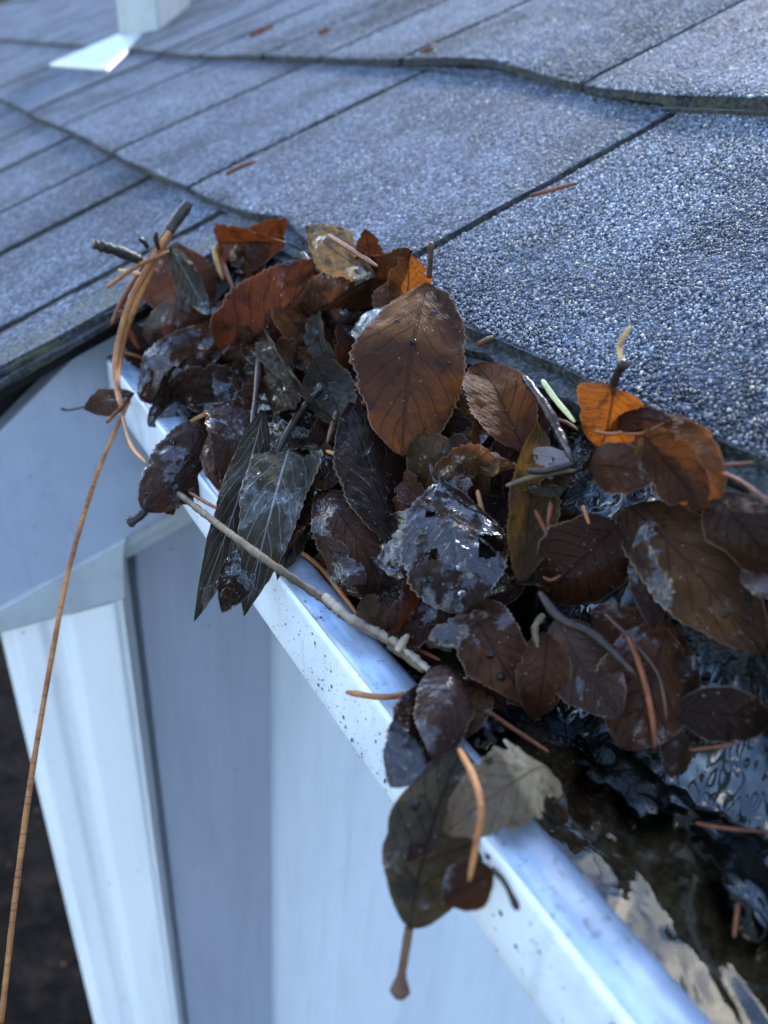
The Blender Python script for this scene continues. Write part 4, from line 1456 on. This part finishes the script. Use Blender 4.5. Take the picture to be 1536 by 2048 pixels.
rod("leaf_stalk", "pale-tipped stalk arching over the amber patch", "stalk", [(578, 572, 20), (600, 598, 20), (622, 616, 20)], 4, 'dark', "loose leaf stalks")
rod("leaf_stalk", "short stalk ending at the shingles right of the big russet leaf", "stalk", [(956, 690, 12), (970, 682, 12), (985, 674, 12)], 6, 'brown', "loose leaf stalks")
needle("orange needle resting on the purple-brown overhanging leaf", [(362, 858, 26), (400, 834, 27), (440, 814, 27)], 8)
rod("leaf_stalk", "long dark stalk descending over the broad grey ribbed leaf", "stalk", [(645, 776, 32), (600, 824, 34), (560, 894, 34), (530, 962, 32)], 7, 'dark', "loose leaf stalks")
rod("leaf_stalk", "fine reddish stalk in front of the narrow standing leaf", "stalk", [(672, 822, 26), (665, 850, 26), (655, 885, 26)], 5, 'brown', "loose leaf stalks")
needle("orange needle tucked under the pinkish curled leaf", [(652, 902, 24), (676, 910, 25), (704, 920, 25)], 7)
needle("brown-red needle lying along the lip under the ribbed leaves", [(378, 984, 6), (410, 1004, 5), (450, 1024, 4)], 6, 'rust')
needle("long orange needle along the inner edge of the lip", [(588, 1094, 6), (640, 1134, 5), (685, 1190, 4), (720, 1236, 4)], 8)
needle("speckled orange needle reaching across the lip to the white face", [(692, 1384, 5), (770, 1394, 5), (858, 1380, 7)], 10)
needle("red-brown needle entering the water beside the pale tan leaf", [(945, 1400, 8), (1010, 1446, 6), (1098, 1504, 5)], 8, 'rust')
needle("bold orange needle lying on the hanging olive leaf", [(918, 1498, 2020), (948, 1556, 2021), (962, 1620, 2021), (954, 1680, 2017), (938, 1762, 2008)], 12)
needle("small rust needle at the twig end beside the dark leaf", [(826, 1296, 6), (850, 1306, 6), (880, 1320, 6)], 7, 'rust')
needle("rust-coloured needle on the big brown wet leaf", [(1256, 1272, 14), (1282, 1340, 12), (1302, 1420, 9), (1310, 1496, 5)], 10, 'rust')
rod("leaf_stalk", "thick black stalk lying across the big brown wet leaf", "stalk", [(1078, 1184, 12), (1120, 1236, 14), (1190, 1272, 14), (1272, 1350, 11)], 10, 'dark', "loose leaf stalks")
rod("twig_fragment", "pale knobbly scrap of twig in the dark muck", "twig", [(1088, 1228, 8), (1070, 1256, 8), (1076, 1300, 7)], 7, 'twig', "bits of twig", bumpy=.15)
rod("leaf_stalk", "thin rib on the upper folded brown leaf", "stalk", [(1210, 1228, 14), (1262, 1280, 12), (1316, 1350, 10), (1334, 1440, 6)], 4, 'brown', "loose leaf stalks")
needle("tiny orange needle above the round brown leaf", [(1166, 1010, 18), (1172, 1030, 17), (1178, 1048, 16)], 6)
needle("short pale needle leaning on the round brown leaf", [(1070, 1020, 16), (1082, 1044, 14), (1094, 1070, 13)], 8, 'rust')
needle("maroon needle beside the short pale needle", [(1102, 1004, 14), (1098, 1032, 13), (1094, 1056, 12)], 8, 'rust')
needle("little curved pink needle floating on the wet round leaf", [(1086, 1154, 8), (1102, 1160, 8), (1122, 1150, 8)], 5, 'rust')
needle("amber needle end in the dark hollow right of the holed leaf", [(955, 980, 12), (960, 1004, 12), (966, 1030, 10)], 8)
rod("leaf_stalk", "thick hairy stalk coming down from the shingles into the tangle", "stalk", [(1046, 752, 10), (1090, 812, 16), (1120, 870, 20), (1146, 922, 24)], 10, 'dark', "loose leaf stalks", bumpy=.12)
rod("grass_blade", "thin grey-green grass blade crossing the olive leaf", "grass blade", [(1012, 972, 22), (1070, 952, 22), (1152, 940, 22)], 5, 'twig')
rod("leaf_stalk", "dark stalk above the thin grass blade", "stalk", [(1052, 940, 24), (1090, 942, 24), (1150, 926, 24)], 7, 'dark', "loose leaf stalks")
needle("pale green fresh needle by the shingle edge", [(1084, 760, 14), (1112, 800, 14), (1150, 844, 14)], 9, 'green')
needle("thin pinkish needle behind the pale green one", [(1104, 836, 8), (1130, 844, 8), (1156, 860, 8)], 6, 'rust')
needle("pale straw needle standing up from the orange leaf's stem", [(1242, 722, 18), (1240, 690, 19), (1260, 652, 20)], 9, 'straw')
needle("brown needle laid over the dark leaf near the eave", [(1188, 862, 18), (1220, 868, 18), (1246, 864, 17)], 7, 'rust')
needle("thin dark needle joining the brown one near the eave", [(1246, 868, 18), (1290, 866, 16), (1328, 846, 14)], 5, 'rust')
needle("brown stalk on the shingle rim at the far right", [(1444, 945, 12), (1480, 962, 14), (1540, 1004, 16)], 6, 'rust')
needle("stub of needle pointing along the shingle rim", [(1446, 930, 8), (1480, 928, 8), (1506, 926, 8)], 6, 'rust')
needle("pinkish needle floating on the puddle at the far right", [(1392, 1646, 3), (1450, 1656, 3), (1540, 1664, 3)], 7, 'rust')
needle("rust needle standing in the black muck", [(1476, 1806, 6), (1472, 1840, 5), (1468, 1876, 4)], 7, 'rust')
needle("rust needle half sunk beside the sideways dark leaf", [(1380, 1500, 6), (1430, 1494, 6), (1480, 1486, 6)], 5, 'rust')

# the long twig lying on the lip
tw = thing("twig", "long knobbly grey-brown twig lying along the gutter lip", "twig", W(360, 990, 12))
rod("stem", "t", "twig", [(358, 988, 16), (440, 1052, 36), (540, 1126, 32), (640, 1194, 18), (700, 1240, 11), (780, 1284, 9)], 7.5, 'twig', parent=tw, n=80, taper=(.8, .8), bumpy=.11)
rod("branch", "t2", "twig", [(648, 1192, 20), (700, 1236, 15), (770, 1272, 11), (800, 1290, 11), (858, 1340, 10)], 9.5, 'pith', parent=tw, n=50, taper=(.9, .7), bumpy=.16)
rod("branch", "t3", "twig", [(778, 1290, 8), (820, 1318, 8), (850, 1342, 8)], 9, 'twig', parent=tw, n=20, taper=(.9, .6), bumpy=.08)
rod("knot", "t4", "twig", [(796, 1300, 12), (806, 1284, 14), (816, 1270, 16)], 8, 'pith', parent=tw, n=10, taper=(1, .5), bumpy=.1)

# needles on the shingles
for lab, pts in [("orange needle on the shingles beside the nearest slot", [(1060, 392), (1104, 380), (1154, 366)]),
                 ("orange needle lodged in a shingle slot mid roof", [(452, 348), (480, 334), (512, 322)]),
                 ("orange needle in the slot under the upper course", [(842, 104), (856, 100), (872, 90)]),
                 ("blurred orange needle far up the roof", [(636, 66), (648, 62), (660, 56)]),
                 ("faint orange needle farthest up the roof", [(500, 72), (520, 62), (548, 52)])]:
    rod("pine_needle", lab, "needle", [roofp(*p, 0.0115) for p in pts], 4.0, 'rust', GN, flat=.6, world=True)

# ---------------------------------------------------------------- droplets and dirt
dm = t = NT("water_drop")
p_ = t.bsdf((1, 1, 1), 0.0)
p_.inputs['Transmission Weight'].default_value = 1.0
p_.inputs['IOR'].default_value = 1.33
M['drop'] = t.done(p_.outputs[0])
dr = MB()
rd = random.Random(5)
sph = []
for i in range(7):
    th = math.pi / 2 * i / 6
    for j in range(12):
        ph_ = 2 * math.pi * j / 12
        sph.append((math.sin(th) * math.cos(ph_), math.sin(th) * math.sin(ph_), math.cos(th)))
sf = [(i * 12 + j, (i + 1) * 12 + j, (i + 1) * 12 + (j + 1) % 12, i * 12 + (j + 1) % 12) for i in range(6) for j in range(12)]
for kx, cnt in (('J', 9), ('AD', 8), ('S', 5), ('AA', 4), ('BD', 8), ('CA', 6), ('AF', 5), ('F', 4), ('P', 5), ('BE', 4), ('DC', 3), ('W', 3)):
    Pn, nn = LEAF_SURF[kx]
    for _ in range(cnt):
        i = rd.randrange(4, Pn.shape[0] - 4)
        j = rd.randrange(3, Pn.shape[1] - 3)
        c = Pn[i, j]
        du = Pn[i + 1, j] - Pn[i - 1, j]
        dv = Pn[i, j + 1] - Pn[i, j - 1]
        n_ = np.cross(dv, du)
        n_ /= np.linalg.norm(n_) + 1e-12
        if n_ @ c > 0:
            n_ = -n_
        a_ = np.cross(n_, (0.3, 0.2, 0.9))
        a_ /= np.linalg.norm(a_)
        b_ = np.cross(n_, a_)
        rr = rd.choice([0.0005, 0.0006, 0.0008, 0.0011, 0.0014])
        dr.add([c + rr * (a_ * s[0] * rd.uniform(.97, 1.03) + b_ * s[1] + n_ * (s[2] * 0.7 - 0.1)) for s in sph], sf)
tag(dr.build("water_droplets", M['drop'], None, True), "clear beads of water on the wet leaves", "droplets", kind='stuff')

t = NT("dirt_crumb")
M['dirt'] = t.done(t.bsdf(t.mix(t.step(t.noise(t.geo(), 300), .4, .6), (0.012, 0.010, 0.009), (0.06, 0.045, 0.03)), 0.5).outputs[0])
dc = MB()
for i in range(720):
    y = rd.uniform(0.03, 0.34)
    rr = rd.choice([0.00012, 0.00014, 0.00016, 0.0002, 0.0002, 0.00025, 0.0003, 0.0005]) * rd.uniform(.7, 1.3)
    if rd.random() < 0.72:
        if rd.random() < 0.55:
            y = rd.gauss(0.145, 0.045)
        c = np.array((CX - 0.0006 - 0.0002, y, CZ - rd.uniform(0.002, 0.031)))
        sc_ = (0.4, 1.2, 1.5)
    else:
        c = np.array((CX + rd.uniform(0.002, LIPW - 0.003), y, CZ + 0.0012))
        sc_ = (1.2, 1.2, 0.5)
    vs = []
    for q in tpl:
        k_ = rr * rd.uniform(.6, 1.3)
        vs.append((c[0] + q[0] * k_ * sc_[0], c[1] + q[1] * k_ * sc_[1], c[2] + q[2] * k_ * sc_[2]))
    dc.add(vs, [tuple(x) for x in tri])
tag(dc.build("dirt_specks", M['dirt'], None, True), "dark specks of dirt spattered over the gutter lip", "dirt", kind='stuff')
